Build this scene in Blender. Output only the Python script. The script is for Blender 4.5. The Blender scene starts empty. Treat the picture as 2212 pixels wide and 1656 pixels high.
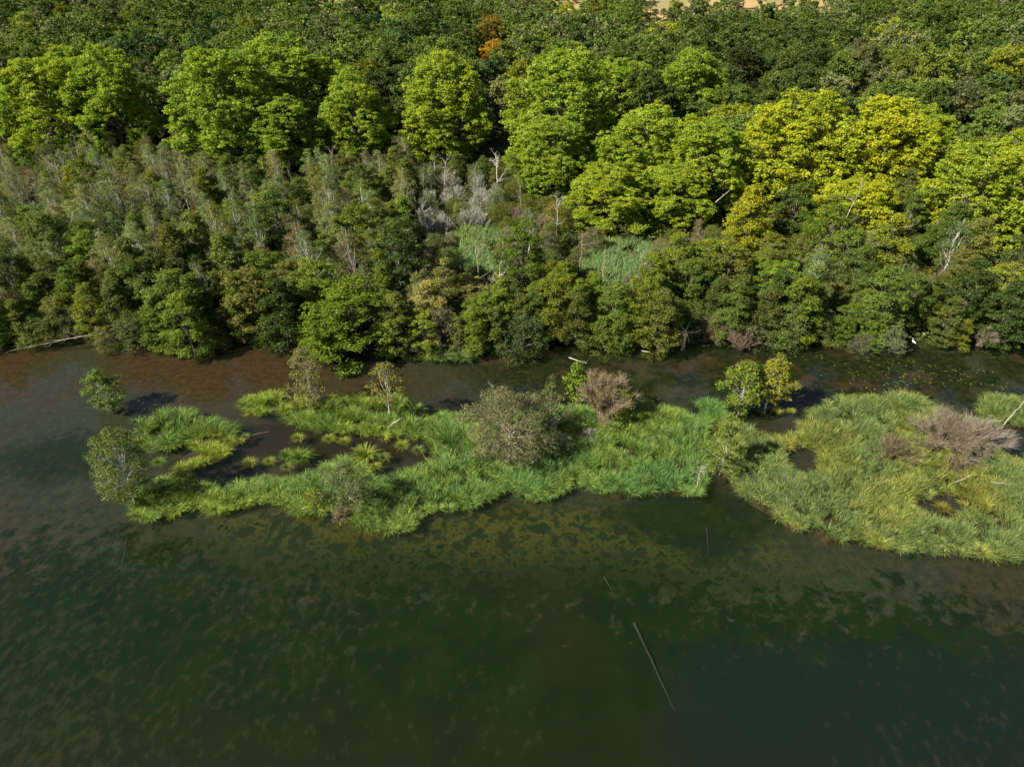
import bpy, math, random
import numpy as np
from mathutils import Vector

# ------------------------------------------------------------------ camera, sky, sun, exposure
scene = bpy.context.scene
C = scene.collection
CAM_H = 45.0
PITCH = math.radians(35.0)
FV = 1475.0            # focal length in the 2212 px wide design picture
cam_data = bpy.data.cameras.new('camera')
cam = bpy.data.objects.new('camera', cam_data)
C.objects.link(cam)
cam.location = (0, 0, CAM_H)
cam.rotation_euler = (math.radians(90) - PITCH, 0, 0)
cam_data.sensor_width = 36.0
cam_data.lens = 36.0 * FV / 2212.0
cam_data.clip_start = 0.5
cam_data.clip_end = 12000
scene.camera = cam

SUN_EL = math.radians(41)
TRAVEL = math.radians(27)      # light travels to +x and a little away from the camera
world = bpy.data.worlds.new("World")
scene.world = world
world.use_nodes = True
wn = world.node_tree
sky = wn.nodes.new('ShaderNodeTexSky')
sky.sky_type = 'NISHITA'
sky.sun_disc = False
sky.sun_elevation = SUN_EL
sky.sun_rotation = math.atan2(-math.cos(TRAVEL), -math.sin(TRAVEL))
sky.air_density = 1.0
sky.dust_density = 1.2
wn.links.new(sky.outputs[0], wn.nodes['Background'].inputs[0])
wn.nodes['Background'].inputs[1].default_value = 0.05
sd = bpy.data.lights.new('sun', 'SUN')
sd.energy = 5.0
sd.angle = math.radians(0.5)
sd.color = (1.0, 0.94, 0.82)
sun = bpy.data.objects.new('sun', sd)
C.objects.link(sun)
sun.rotation_euler = Vector((math.cos(TRAVEL) * math.cos(SUN_EL), math.sin(TRAVEL) * math.cos(SUN_EL), -math.sin(SUN_EL))).to_track_quat('-Z', 'Y').to_euler()
sun.location = (-60, -40, 120)
scene.view_settings.view_transform = 'Standard'
scene.view_settings.look = 'None'
scene.view_settings.gamma = 1.0
scene.view_settings.use_curve_mapping = False
scene.view_settings.exposure = 1.3
scene.cycles.max_bounces = 5
scene.cycles.diffuse_bounces = 3
scene.cycles.glossy_bounces = 2
scene.cycles.transmission_bounces = 3
scene.cycles.transparent_max_bounces = 8

CT, ST = math.cos(PITCH), math.sin(PITCH)

def P(px, py, z=0.0):
    """where the sight line of the design picture's point (px, py) meets height z"""
    u, v = (px - 1106) / FV, -(py - 828) / FV
    d = np.array([u, v * ST + CT, v * CT - ST])
    t = (z - CAM_H) / d[2]
    return np.array([0, 0, CAM_H]) + d * t

def proj(x, y, z):
    dz = z - CAM_H
    dep = y * CT - dz * ST
    return 1106 + FV * x / dep, 828 - FV * (y * ST + dz * CT) / dep, dep

# ------------------------------------------------------------------ materials
def new_mat(name):
    m = bpy.data.materials.new(name)
    m.use_nodes = True
    nt = m.node_tree
    nt.nodes.clear()
    out = nt.nodes.new('ShaderNodeOutputMaterial')
    return m, nt, out

def N(nt, typ, **kw):
    n = nt.nodes.new(typ)
    for k, v in kw.items():
        setattr(n, k, v)
    return n

def L(nt, a, b):
    nt.links.new(a, b)

def mixc(nt, fac, a, b, blend='MIX'):
    n = nt.nodes.new('ShaderNodeMix')
    n.data_type = 'RGBA'
    n.blend_type = blend
    for sock, v in ((n.inputs[0], fac), (n.inputs[6], a), (n.inputs[7], b)):
        if hasattr(v, 'is_linked'):
            nt.links.new(v, sock)
        elif isinstance(v, (int, float)):
            sock.default_value = v
        else:
            sock.default_value = (*v, 1.0) if len(v) == 3 else v
    return n.outputs[2]

def mth(nt, op, a, b=0.0, c=0.0, clamp=False):
    n = nt.nodes.new('ShaderNodeMath')
    n.operation = op
    n.use_clamp = clamp
    for i, v in enumerate((a, b, c)):
        if hasattr(v, 'is_linked'):
            nt.links.new(v, n.inputs[i])
        else:
            n.inputs[i].default_value = v
    return n.outputs[0]

def noise(nt, vec, scale, detail=3, rough=0.55, dist=0.0):
    n = nt.nodes.new('ShaderNodeTexNoise')
    n.inputs['Scale'].default_value = scale
    n.inputs['Detail'].default_value = detail
    n.inputs['Roughness'].default_value = rough
    n.inputs['Distortion'].default_value = dist
    nt.links.new(vec, n.inputs['Vector'])
    return n.outputs[0]

def smooth(nt, v, lo, hi):
    n = nt.nodes.new('ShaderNodeMapRange')
    n.interpolation_type = 'SMOOTHSTEP'
    nt.links.new(v, n.inputs[0])
    n.inputs[1].default_value = lo
    n.inputs[2].default_value = hi
    return n.outputs[0]

def foliage_mat(name, accent=(1.4, 1.2, 0.55), transl=0.32, lo_=(0.62, 0.70, 0.62), hi_=(1.45, 1.32, 1.15)):
    """leaf colour = the object's own colour, varied leaf by leaf (tint) and bough by bough (hue)"""
    m, nt, out = new_mat(name)
    oi = N(nt, 'ShaderNodeObjectInfo')
    ti = N(nt, 'ShaderNodeAttribute', attribute_name='tint')
    hu = N(nt, 'ShaderNodeAttribute', attribute_name='hue')
    lo = mixc(nt, 1.0, oi.outputs['Color'], lo_, 'MULTIPLY')
    hi = mixc(nt, 1.0, oi.outputs['Color'], hi_, 'MULTIPLY')
    c = mixc(nt, ti.outputs['Fac'], lo, hi)
    ac = mixc(nt, 1.0, c, accent, 'MULTIPLY')
    c = mixc(nt, hu.outputs['Fac'], c, ac)
    d = N(nt, 'ShaderNodeBsdfDiffuse')
    t = N(nt, 'ShaderNodeBsdfTranslucent')
    L(nt, c, d.inputs[0])
    tc = mixc(nt, 1.0, c, (1.25, 1.3, 0.6), 'MULTIPLY')
    L(nt, tc, t.inputs[0])
    mx = N(nt, 'ShaderNodeMixShader')
    mx.inputs[0].default_value = transl
    L(nt, d.outputs[0], mx.inputs[1])
    L(nt, t.outputs[0], mx.inputs[2])
    g = N(nt, 'ShaderNodeBsdfGlossy')
    g.inputs['Roughness'].default_value = 0.45
    g.inputs[0].default_value = (1, 1, 1, 1)
    m2 = N(nt, 'ShaderNodeMixShader')
    m2.inputs[0].default_value = 0.008
    L(nt, mx.outputs[0], m2.inputs[1])
    L(nt, g.outputs[0], m2.inputs[2])
    L(nt, m2.outputs[0], out.inputs[0])
    return m

def bark_mat(name, mottling=0.6):
    m, nt, out = new_mat(name)
    oi = N(nt, 'ShaderNodeObjectInfo')
    geo = N(nt, 'ShaderNodeTexCoord')
    f = noise(nt, geo.outputs['Object'], 3.5, 4, 0.65)
    f = smooth(nt, f, 0.4, 0.62)
    dark = mixc(nt, 1.0, oi.outputs['Color'], (1 - mottling,) * 3, 'MULTIPLY')
    c = mixc(nt, f, dark, oi.outputs['Color'])
    d = N(nt, 'ShaderNodeBsdfDiffuse')
    L(nt, c, d.inputs[0])
    L(nt, d.outputs[0], out.inputs[0])
    return m

M_LEAF = foliage_mat('leaf_foliage')
M_PLANE = foliage_mat('plane_foliage', accent=(1.32, 1.12, 0.5), transl=0.40)
M_REED = foliage_mat('sedge_blades', accent=(1.7, 1.27, 0.65), transl=0.22, lo_=(0.35, 0.50, 0.50), hi_=(1.75, 1.55, 1.4))
M_BARK = bark_mat('bark')
M_WHITE = bark_mat('pale_bark', 0.35)
M_TWIG = bark_mat('twigs', 0.3)

def ground_mat():
    m, nt, out = new_mat('forest_floor')
    g = N(nt, 'ShaderNodeNewGeometry')
    a = noise(nt, g.outputs['Position'], 0.12, 5, 0.6)
    b = noise(nt, g.outputs['Position'], 1.4, 4, 0.7)
    c = mixc(nt, smooth(nt, a, 0.42, 0.6), (0.035, 0.045, 0.014), (0.06, 0.05, 0.028))
    c = mixc(nt, smooth(nt, b, 0.35, 0.7), c, (0.022, 0.026, 0.010))
    d = N(nt, 'ShaderNodeBsdfDiffuse')
    L(nt, c, d.inputs[0])
    L(nt, d.outputs[0], out.inputs[0])
    return m

def mud_mat():
    m, nt, out = new_mat('wet_mud')
    g = N(nt, 'ShaderNodeNewGeometry')
    a = noise(nt, g.outputs['Position'], 1.6, 5, 0.65)
    c = mixc(nt, smooth(nt, a, 0.4, 0.62), (0.028, 0.018, 0.010), (0.07, 0.045, 0.02))
    p = N(nt, 'ShaderNodeBsdfPrincipled')
    L(nt, c, p.inputs['Base Color'])
    p.inputs['Roughness'].default_value = 0.55
    L(nt, p.outputs[0], out.inputs[0])
    return m

def field_mat():
    m, nt, out = new_mat('dry_straw_field')
    g = N(nt, 'ShaderNodeNewGeometry')
    a = noise(nt, g.outputs['Position'], 0.03, 5, 0.6)
    b = noise(nt, g.outputs['Position'], 0.5, 4, 0.7)
    c = mixc(nt, smooth(nt, a, 0.42, 0.58), (0.34, 0.23, 0.11), (0.22, 0.19, 0.08))
    c = mixc(nt, smooth(nt, b, 0.5, 0.75), c, (0.16, 0.16, 0.06))
    d = N(nt, 'ShaderNodeBsdfDiffuse')
    L(nt, c, d.inputs[0])
    L(nt, d.outputs[0], out.inputs[0])
    return m

def bed_mat():
    """lake bed: silt, brown mud, olive weed, dark weed in the deep, pale silt spots, a painted sky reflection"""
    m, nt, out = new_mat('lake_bed_silt')
    g = N(nt, 'ShaderNodeNewGeometry')
    pos = g.outputs['Position']
    sep = N(nt, 'ShaderNodeSeparateXYZ')
    L(nt, pos, sep.inputs[0])
    X, Y = sep.outputs[0], sep.outputs[1]
    big = noise(nt, pos, 0.045, 4, 0.55)
    mid = noise(nt, pos, 0.28, 4, 0.6, 0.4)
    fine = noise(nt, pos, 1.35, 4, 0.62, 0.3)
    vf = noise(nt, pos, 4.5, 3, 0.6)
    patch = noise(nt, pos, 0.85, 5, 0.68, 0.3)
    wob = mth(nt, 'MULTIPLY_ADD', big, 16.0, -8.0)
    wob2 = mth(nt, 'MULTIPLY_ADD', mid, 8.0, -4.0)
    silt = mixc(nt, smooth(nt, noise(nt, pos, 2.2, 6, 0.7), 0.38, 0.62), (0.029, 0.031, 0.020), (0.046, 0.046, 0.030))
    brown = mixc(nt, smooth(nt, noise(nt, pos, 1.3, 6, 0.72), 0.38, 0.62), (0.036, 0.021, 0.011), (0.062, 0.036, 0.019))
    # channel behind the islands: brown mud and dark olive weed
    ych = mth(nt, 'ADD', Y, wob2)
    base = mixc(nt, mth(nt, 'MULTIPLY', smooth(nt, big, 0.45, 0.57), 0.4), silt, brown)
    chan = smooth(nt, ych, 58.0, 66.0)
    base = mixc(nt, mth(nt, 'MULTIPLY', chan, smooth(nt, big, 0.38, 0.50)), base, brown)
    # dark weed on the right half of the channel
    xr = mth(nt, 'ADD', X, wob)
    wr = mth(nt, 'MULTIPLY', smooth(nt, xr, -16.0, 2.0), smooth(nt, mid, 0.36, 0.50))
    wr = mth(nt, 'MULTIPLY', wr, smooth(nt, ych, 54.0, 60.0))
    weed = mixc(nt, smooth(nt, fine, 0.42, 0.62), (0.010, 0.012, 0.006), (0.026, 0.029, 0.009))
    base = mixc(nt, wr, base, weed)
    # speckled weed on the flats left of the island
    sp = mth(nt, 'MULTIPLY', smooth(nt, noise(nt, pos, 1.1, 5, 0.7, 0.2), 0.46, 0.58), smooth(nt, ych, 62.0, 54.0))
    base = mixc(nt, mth(nt, 'MULTIPLY', sp, 0.75), base, (0.021, 0.023, 0.014))
    # olive belt in front of the islands
    yb = mth(nt, 'ADD', Y, mth(nt, 'MULTIPLY', wob, 0.35))
    belt = mth(nt, 'MULTIPLY', smooth(nt, yb, 33.5, 37.5), smooth(nt, yb, 47.5, 43.5))
    xo = mth(nt, 'MULTIPLY', smooth(nt, xr, -34.0, -22.0), smooth(nt, xr, 34.0, 8.0))
    belt = mth(nt, 'MULTIPLY', belt, xo)
    olive = mixc(nt, smooth(nt, patch, 0.42, 0.56), (0.058, 0.056, 0.010), (0.013, 0.020, 0.007))
    base = mixc(nt, belt, base, olive)
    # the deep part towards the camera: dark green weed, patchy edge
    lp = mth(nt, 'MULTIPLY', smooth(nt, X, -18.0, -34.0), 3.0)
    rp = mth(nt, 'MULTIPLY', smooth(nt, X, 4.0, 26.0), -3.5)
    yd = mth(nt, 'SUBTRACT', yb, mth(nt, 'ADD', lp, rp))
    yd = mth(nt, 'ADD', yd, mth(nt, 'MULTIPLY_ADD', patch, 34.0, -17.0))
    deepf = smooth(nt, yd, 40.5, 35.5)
    # the dark bay between the two reed islands
    dx = mth(nt, 'ABSOLUTE', mth(nt, 'SUBTRACT', X, 17.0))
    dy = mth(nt, 'ABSOLUTE', mth(nt, 'SUBTRACT', Y, 44.0))
    bay = smooth(nt, mth(nt, 'ADD', mth(nt, 'ADD', dx, mth(nt, 'MULTIPLY', dy, 1.6)), mth(nt, 'MULTIPLY_ADD', fine, 10.0, -5.0)), 13.0, 6.0)
    deepf = mth(nt, 'MAXIMUM', deepf, mth(nt, 'MULTIPLY', bay, 0.9))
    # the dark hole left of the leaning birch
    hx = mth(nt, 'ABSOLUTE', mth(nt, 'SUBTRACT', X, -46.0))
    hy = mth(nt, 'ABSOLUTE', mth(nt, 'SUBTRACT', Y, 52.0))
    hole = smooth(nt, mth(nt, 'ADD', mth(nt, 'ADD', mth(nt, 'MULTIPLY', hx, 0.8), mth(nt, 'MULTIPLY', hy, 1.6)), mth(nt, 'MULTIPLY_ADD', fine, 12.0, -6.0)), 10.0, 4.0)
    deepf = mth(nt, 'MAXIMUM', deepf, mth(nt, 'MULTIPLY', hole, 0.85))
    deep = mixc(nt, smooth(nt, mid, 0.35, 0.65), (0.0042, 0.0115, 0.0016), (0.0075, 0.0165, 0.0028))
    # brown-black patch near the bottom centre
    deep = mixc(nt, mth(nt, 'MULTIPLY', smooth(nt, big, 0.5, 0.62), 0.6), deep, (0.016, 0.012, 0.0055))
    nearf = smooth(nt, mth(nt, 'ADD', Y, wob), 28.0, 19.0)
    deep = mixc(nt, mth(nt, 'MULTIPLY', nearf, 0.75), deep, (0.013, 0.0115, 0.0045))
    bx = mth(nt, 'MULTIPLY', smooth(nt, xr, 9.0, 16.0), smooth(nt, mth(nt, 'ADD', Y, wob2), 33.0, 28.0))  # bluish sky reflection on the right-hand deep water, painted into the bed colour
    deep = mixc(nt, mth(nt, 'MULTIPLY', bx, 0.85), deep, (0.0055, 0.0125, 0.0125))
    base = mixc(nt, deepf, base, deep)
    # pale silt spots, stretched obliquely
    mp = N(nt, 'ShaderNodeMapping')
    mp.inputs['Rotation'].default_value = (0, 0, math.radians(-30))
    mp.inputs['Scale'].default_value = (1.2, 0.8, 1)
    L(nt, pos, mp.inputs[0])
    s1 = noise(nt, mp.outputs[0], 1.25, 3, 0.55, 0.0)
    s2 = noise(nt, pos, 2.6, 4, 0.65, 0.0)
    big2 = noise(nt, pos, 0.07, 3, 0.6)
    left = smooth(nt, mth(nt, 'ADD', X, wob), 6.0, -24.0)
    thr = mth(nt, 'ADD', s1, mth(nt, 'MULTIPLY', left, 0.12))
    thr = mth(nt, 'ADD', thr, mth(nt, 'MULTIPLY_ADD', big2, 0.5, -0.25))
    thr = mth(nt, 'ADD', thr, mth(nt, 'MULTIPLY_ADD', s2, 0.35, -0.175))
    spots = mth(nt, 'MULTIPLY', smooth(nt, thr, 0.58, 0.82), smooth(nt, Y, 56.0, 50.0))
    base = mixc(nt, mth(nt, 'MULTIPLY', spots, 0.5), base, (0.038, 0.033, 0.020))
    # dark red brown peat in the lagoon
    lx_ = mth(nt, 'ABSOLUTE', mth(nt, 'SUBTRACT', X, -17.0))
    ly_ = mth(nt, 'ABSOLUTE', mth(nt, 'SUBTRACT', Y, 55.5))
    lag = smooth(nt, mth(nt, 'ADD', mth(nt, 'ADD', mth(nt, 'MULTIPLY', lx_, 0.35), ly_), mth(nt, 'MULTIPLY_ADD', mid, 2.0, -1.0)), 7.5, 4.5)
    base = mixc(nt, mth(nt, 'MULTIPLY', lag, 0.9), base, mixc(nt, smooth(nt, fine, 0.4, 0.6), (0.026, 0.014, 0.009), (0.017, 0.013, 0.010)))
    d = N(nt, 'ShaderNodeBsdfDiffuse')
    L(nt, base, d.inputs[0])
    L(nt, d.outputs[0], out.inputs[0])
    return m

def water_mat():
    m, nt, out = new_mat('murky_water')
    g = N(nt, 'ShaderNodeNewGeometry')
    pos = g.outputs['Position']
    tr = N(nt, 'ShaderNodeBsdfTransparent')
    tr.inputs[0].default_value = (0.86, 0.88, 0.80, 1)
    df = N(nt, 'ShaderNodeBsdfDiffuse')
    df.inputs[0].default_value = (0.011, 0.018, 0.008, 1)
    mx = N(nt, 'ShaderNodeMixShader')
    mx.inputs[0].default_value = 0.18
    L(nt, tr.outputs[0], mx.inputs[1])
    L(nt, df.outputs[0], mx.inputs[2])
    gl = N(nt, 'ShaderNodeBsdfGlossy')
    gl.inputs['Roughness'].default_value = 0.10
    n1 = noise(nt, pos, 2.2, 3, 0.6)
    n2 = noise(nt, pos, 0.25, 2, 0.5)
    bp = N(nt, 'ShaderNodeBump')
    bp.inputs['Strength'].default_value = 0.045
    bp.inputs['Distance'].default_value = 0.10
    L(nt, mth(nt, 'ADD', n1, n2), bp.inputs['Height'])
    L(nt, bp.outputs[0], gl.inputs['Normal'])
    fr = N(nt, 'ShaderNodeFresnel')
    ior = mth(nt, 'MULTIPLY_ADD', g.outputs['Backfacing'], 1 / 1.33 - 1.33, 1.33)   # light leaving from below bends the same way
    L(nt, ior, fr.inputs[0])
    L(nt, bp.outputs[0], fr.inputs['Normal'])
    m2 = N(nt, 'ShaderNodeMixShader')
    L(nt, fr.outputs[0], m2.inputs[0])
    L(nt, mx.outputs[0], m2.inputs[1])
    L(nt, gl.outputs[0], m2.inputs[2])
    L(nt, m2.outputs[0], out.inputs[0])
    return m

def plain_mat(name, col, rough=0.8, var=0.25, sc=5.0):
    m, nt, out = new_mat(name)
    tc = N(nt, 'ShaderNodeTexCoord')
    f = noise(nt, tc.outputs['Object'], sc, 3, 0.6)
    c = mixc(nt, f, tuple(v * (1 - var) for v in col), tuple(min(1, v * (1 + var)) for v in col))
    p = N(nt, 'ShaderNodeBsdfPrincipled')
    L(nt, c, p.inputs['Base Color'])
    p.inputs['Roughness'].default_value = rough
    L(nt, p.outputs[0], out.inputs[0])
    return m

M_GROUND, M_MUD, M_FIELD, M_BED, M_WATER = ground_mat(), mud_mat(), field_mat(), bed_mat(), water_mat()

# ------------------------------------------------------------------ geometry buffers
class Geo:
    def __init__(self):
        self.v, self.f, self.t, self.h, self.n = [], [], [], [], 0
    def add(self, V, F, tint=0.5, hue=0.0):
        V = np.asarray(V, np.float32).reshape(-1, 3)
        F = np.asarray(F, np.int64).reshape(-1, 4)
        self.v.append(V)
        self.f.append(F + self.n)
        self.n += len(V)
        self.t.append(np.broadcast_to(np.asarray(tint, np.float32), (len(F),)))
        self.h.append(np.broadcast_to(np.asarray(hue, np.float32), (len(F),)))
    def arrays(self):
        return np.concatenate(self.v), np.concatenate(self.f), np.concatenate(self.t), np.concatenate(self.h)
    def mesh(self, name, mat, smooth=False):
        V, F, T, H = self.arrays()
        return mesh_from(name, V, F, T, H, mat, smooth)

def mesh_from(name, V, F, T, H, mat, smooth=False):
    me = bpy.data.meshes.new(name)
    me.vertices.add(len(V))
    me.vertices.foreach_set('co', np.ascontiguousarray(V, np.float32).ravel())
    me.loops.add(F.size)
    me.loops.foreach_set('vertex_index', F.ravel().astype(np.int32))
    me.polygons.add(len(F))
    me.polygons.foreach_set('loop_start', np.arange(0, F.size, 4, dtype=np.int32))
    a = me.attributes.new('tint', 'FLOAT', 'FACE')
    a.data.foreach_set('value', np.ascontiguousarray(T, np.float32))
    a = me.attributes.new('hue', 'FLOAT', 'FACE')
    a.data.foreach_set('value', np.ascontiguousarray(H, np.float32))
    if smooth:
        me.polygons.foreach_set('use_smooth', np.ones(len(F), bool))
    me.materials.append(mat)
    me.update(calc_edges=True)
    return me

def unit(a):
    return a / np.maximum(np.linalg.norm(a, axis=-1, keepdims=True), 1e-9)

def leaves(g, c, nrm, size, asp=0.7, tint=None, hue=0.0, rng=None):
    """one small four-cornered leaf (or sprig of leaves) at each centre"""
    n = len(c)
    nrm = unit(nrm)
    r = unit(rng.normal(size=(n, 3)))
    u = unit(np.cross(nrm, r))
    w = np.cross(nrm, u)
    s = (size * rng.uniform(0.6, 1.35, n))[:, None]
    bend = nrm * s * 0.16
    V = np.stack([c + u * s * 0.62 * asp - bend, c + w * s * 0.55, c - u * s * 0.62 * asp - bend, c - w * s * 0.62], 1)
    F = np.arange(n * 4).reshape(n, 4)
    g.add(V, F, rng.uniform(0, 1, n) if tint is None else tint, hue)

def tubes(g, Pth, R, sides=3, tint=0.5, hue=0.0):
    """Pth (n,k,3), R (n,k)"""
    Pth = np.asarray(Pth, float)
    R = np.asarray(R, float)
    n, k, _ = Pth.shape
    T = unit(np.gradient(Pth, axis=1))
    ref = np.where(np.abs(T[..., 2:3]) > 0.9, np.array([1.0, 0, 0]), np.array([0, 0, 1.0]))
    A = unit(np.cross(T, ref))
    B = np.cross(T, A)
    ang = np.arange(sides) * 2 * math.pi / sides
    V = Pth[:, :, None, :] + R[:, :, None, None] * (np.cos(ang)[None, None, :, None] * A[:, :, None, :] + np.sin(ang)[None, None, :, None] * B[:, :, None, :])
    idx = np.arange(n * k * sides).reshape(n, k, sides)
    a = idx[:, :-1, :]
    b = np.roll(idx, -1, 2)[:, :-1, :]
    c = np.roll(idx, -1, 2)[:, 1:, :]
    d = idx[:, 1:, :]
    F = np.stack([a, b, c, d], -1).reshape(-1, 4)
    g.add(V, F, tint, hue)

def curve(a, b, k, rng, sag=0.0, wig=0.05):
    """(n,3),(n,3) -> (n,k,3) curved limbs"""
    a, b = np.atleast_2d(a), np.atleast_2d(b)
    t = np.linspace(0, 1, k)[None, :, None]
    ln = np.linalg.norm(b - a, axis=1)[:, None, None]
    mid = rng.normal(size=(len(a), 1, 3)) * ln * wig
    mid[..., 2] += (ln * sag)[..., 0]
    p = a[:, None, :] * (1 - t) + b[:, None, :] * t + 4 * t * (1 - t) * mid
    p[:, 1:-1] += rng.normal(size=(len(a), k - 2, 3)) * ln * wig * 0.35
    return p

def blades(g, base, az, Ln, lean, droop, width, tint, hue, rng, S=3):
    """arching grass-like blades"""
    n = len(base)
    t = np.linspace(0, 1, S + 1)[None, :]
    hz = np.stack([np.cos(az), np.sin(az)], 1)
    r = Ln[:, None] * (lean[:, None] * t + droop[:, None] * t ** 2.2)
    z = Ln[:, None] * (t * np.sqrt(np.maximum(0.05, 1 - lean[:, None] ** 2)) - droop[:, None] * 0.95 * t ** 2.6)
    p = np.empty((n, S + 1, 3))
    p[..., 0] = base[:, 0:1] + hz[:, 0:1] * r
    p[..., 1] = base[:, 1:2] + hz[:, 1:2] * r
    p[..., 2] = base[:, 2:3] + z
    tw = az + rng.normal(0, 0.7, n) + math.pi / 2
    sv = np.stack([np.cos(tw), np.sin(tw), rng.normal(0, 0.25, n)], 1)[:, None, :]
    w = (width[:, None] * np.array([0.8, 1.0, 0.75, 0.12] if S == 3 else np.linspace(1, 0.15, S + 1))[None, :])[..., None] * 0.5
    V = np.stack([p - sv * w, p + sv * w], 2)
    idx = np.arange(n * (S + 1) * 2).reshape(n, S + 1, 2)
    F = np.stack([idx[:, :-1, 0], idx[:, :-1, 1], idx[:, 1:, 1], idx[:, 1:, 0]], -1).reshape(-1, 4)
    g.add(V, F, np.repeat(tint, S), np.repeat(hue, S))

# ------------------------------------------------------------------ tree kinds
def tree_geo(seed, H, R, base, prof, nl, rl, nc, rc, nlf, size, flat=0.75, asp=0.75, trunk_r=0.25, top=0.85, lean=(0, 0),
             accent=0.15, sub=4, twigs=0, upb=0.5, inner=0.3, soft=0.75):
    """two-level crown: nl big lobes, nc leaf clusters on each lobe, nlf leaves in each cluster; trunk, limbs and branches"""
    rng = np.random.default_rng(seed)
    cg, tg = Geo(), Geo()
    i = np.arange(nl)
    tt = (i + 0.5) / nl
    tt = np.clip(tt + rng.normal(0, 0.5 / nl, nl), 0.02, 0.98)
    ang = i * 2.39996 + rng.uniform(0, 6.28) + rng.normal(0, 0.25, nl)
    pr = np.array([prof(x) for x in tt])
    rad = np.maximum(0, pr * R - rl * 0.75) * rng.uniform(0.55, 1.08, nl)
    lean = np.array(lean)
    def ax(z):
        q = (np.asarray(z) / H)
        return np.stack([lean[0] * H * q ** 1.3, lean[1] * H * q ** 1.3, np.asarray(z) * 1.0], -1)
    lz = base + (H - base - rl * 0.4) * tt
    lc = ax(lz) + np.stack([np.cos(ang) * rad, np.sin(ang) * rad, rng.normal(0, 0.03 * H, nl)], 1)
    lr = rl * rng.uniform(0.7, 1.25, nl) * np.clip(0.6 + 0.5 * pr, 0.55, 1.05)
    # trunk
    k = 8
    z = np.linspace(-0.6, H * top, k)
    tp = ax(np.maximum(z, 0))
    tp[:, 2] = z
    tp[1:-1, :2] += rng.normal(0, 0.012 * H, (k - 2, 2))
    tubes(tg, tp[None], (trunk_r * np.linspace(1.15, 0.22, k))[None], 7)
    # limbs
    z0 = np.clip(lz * rng.uniform(0.45, 0.8, nl), H * 0.08, H * top * 0.95)
    a = np.stack([np.interp(z0, z, tp[:, j]) for j in range(3)], 1)
    lp = curve(a, lc, 5, rng, 0.06, 0.05)
    tubes(tg, lp, (trunk_r * 0.42 * np.clip(lr / rl, .6, 1.1))[:, None] * np.linspace(1, 0.3, 5)[None], 4)
    # clusters
    C0 = np.repeat(lc, nc, 0)
    R0 = np.repeat(lr, nc)
    d = unit(rng.normal(size=(nl * nc, 3)))
    up = rng.uniform(size=nl * nc) < upb
    d[up, 2] = np.abs(d[up, 2])
    outw = C0 - ax(C0[:, 2])
    outw[:, 2] = 0.0
    d = unit(d + 0.45 * unit(outw + 1e-6))
    cc = C0 + d * (R0 * rng.uniform(inner + 0.25, 1.05, nl * nc))[:, None] * np.array([1, 1, flat])
    cr = rc * rng.uniform(0.6, 1.35, nl * nc)
    # branches to some clusters
    sel = rng.permutation(nl * nc)[:nl * sub]
    bp = curve(C0[sel], cc[sel] + d[sel] * cr[sel, None] * 0.4, 4, rng, 0.03, 0.06)
    tubes(tg, bp, (trunk_r * 0.13) * np.ones((len(sel), 1)) * np.linspace(1, 0.35, 4)[None], 3)
    if twigs:
        w2 = rng.integers(0, len(sel), twigs)
        s2 = sel[w2]
        st = bp[w2, rng.integers(1, 4, twigs)]
        e = cc[s2] + unit(rng.normal(size=(twigs, 3)) + np.array([0, 0, 0.7])) * (cr[s2] * rng.uniform(0.8, 1.9, twigs))[:, None]
        tubes(tg, curve(st, e, 3, rng, 0, 0.08), trunk_r * 0.07 * np.ones((twigs, 1)) * np.array([[1, .7, .35]]), 3)
    # leaves
    n = nl * nc * nlf
    LC = np.repeat(cc, nlf, 0)
    LR = np.repeat(cr, nlf)
    dd = unit(rng.normal(size=(n, 3)))
    u2 = rng.uniform(size=n) < 0.35
    dd[u2, 2] = np.abs(dd[u2, 2])
    p = LC + dd * (LR * 1.18 * rng.uniform(0.05, 1.0, n) ** soft)[:, None] * np.array([1.05, 1.05, 0.72])
    p[:, 2] = np.maximum(p[:, 2], 0.05)
    nr = dd * 0.7 + np.array([0, 0, 0.55]) + rng.normal(size=(n, 3)) * 0.62
    hl = np.clip(rng.normal(0, 1, nl) * 0.22 + accent, 0, 1)
    hc = np.clip(np.repeat(hl, nc) + rng.normal(0, 0.16, nl * nc), 0, 1)
    hue = np.clip(np.repeat(hc, nlf) + rng.normal(0, 0.12, n), 0, 1)
    tint = np.clip(np.repeat(rng.uniform(0.15, 0.85, nl * nc), nlf) + rng.normal(0, 0.2, n), 0, 1)
    leaves(cg, p, nr, size, asp, tint, hue, rng)
    return cg, tg

def dome(t):
    return max(0.0, 1 - abs((t - 0.34) / 0.70) ** 2.3) ** 0.5
def cone(t):
    return (1 - t) ** 0.62 * min(1, 0.55 + 2.4 * t) + 0.10
def oval(t):
    return max(0.05, math.sin(math.pi * min(1, 0.12 + t * 0.86))) ** 0.7
def bushy(t):
    return max(0.0, 1 - (t * 0.95) ** 2.4) ** 0.5

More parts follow.
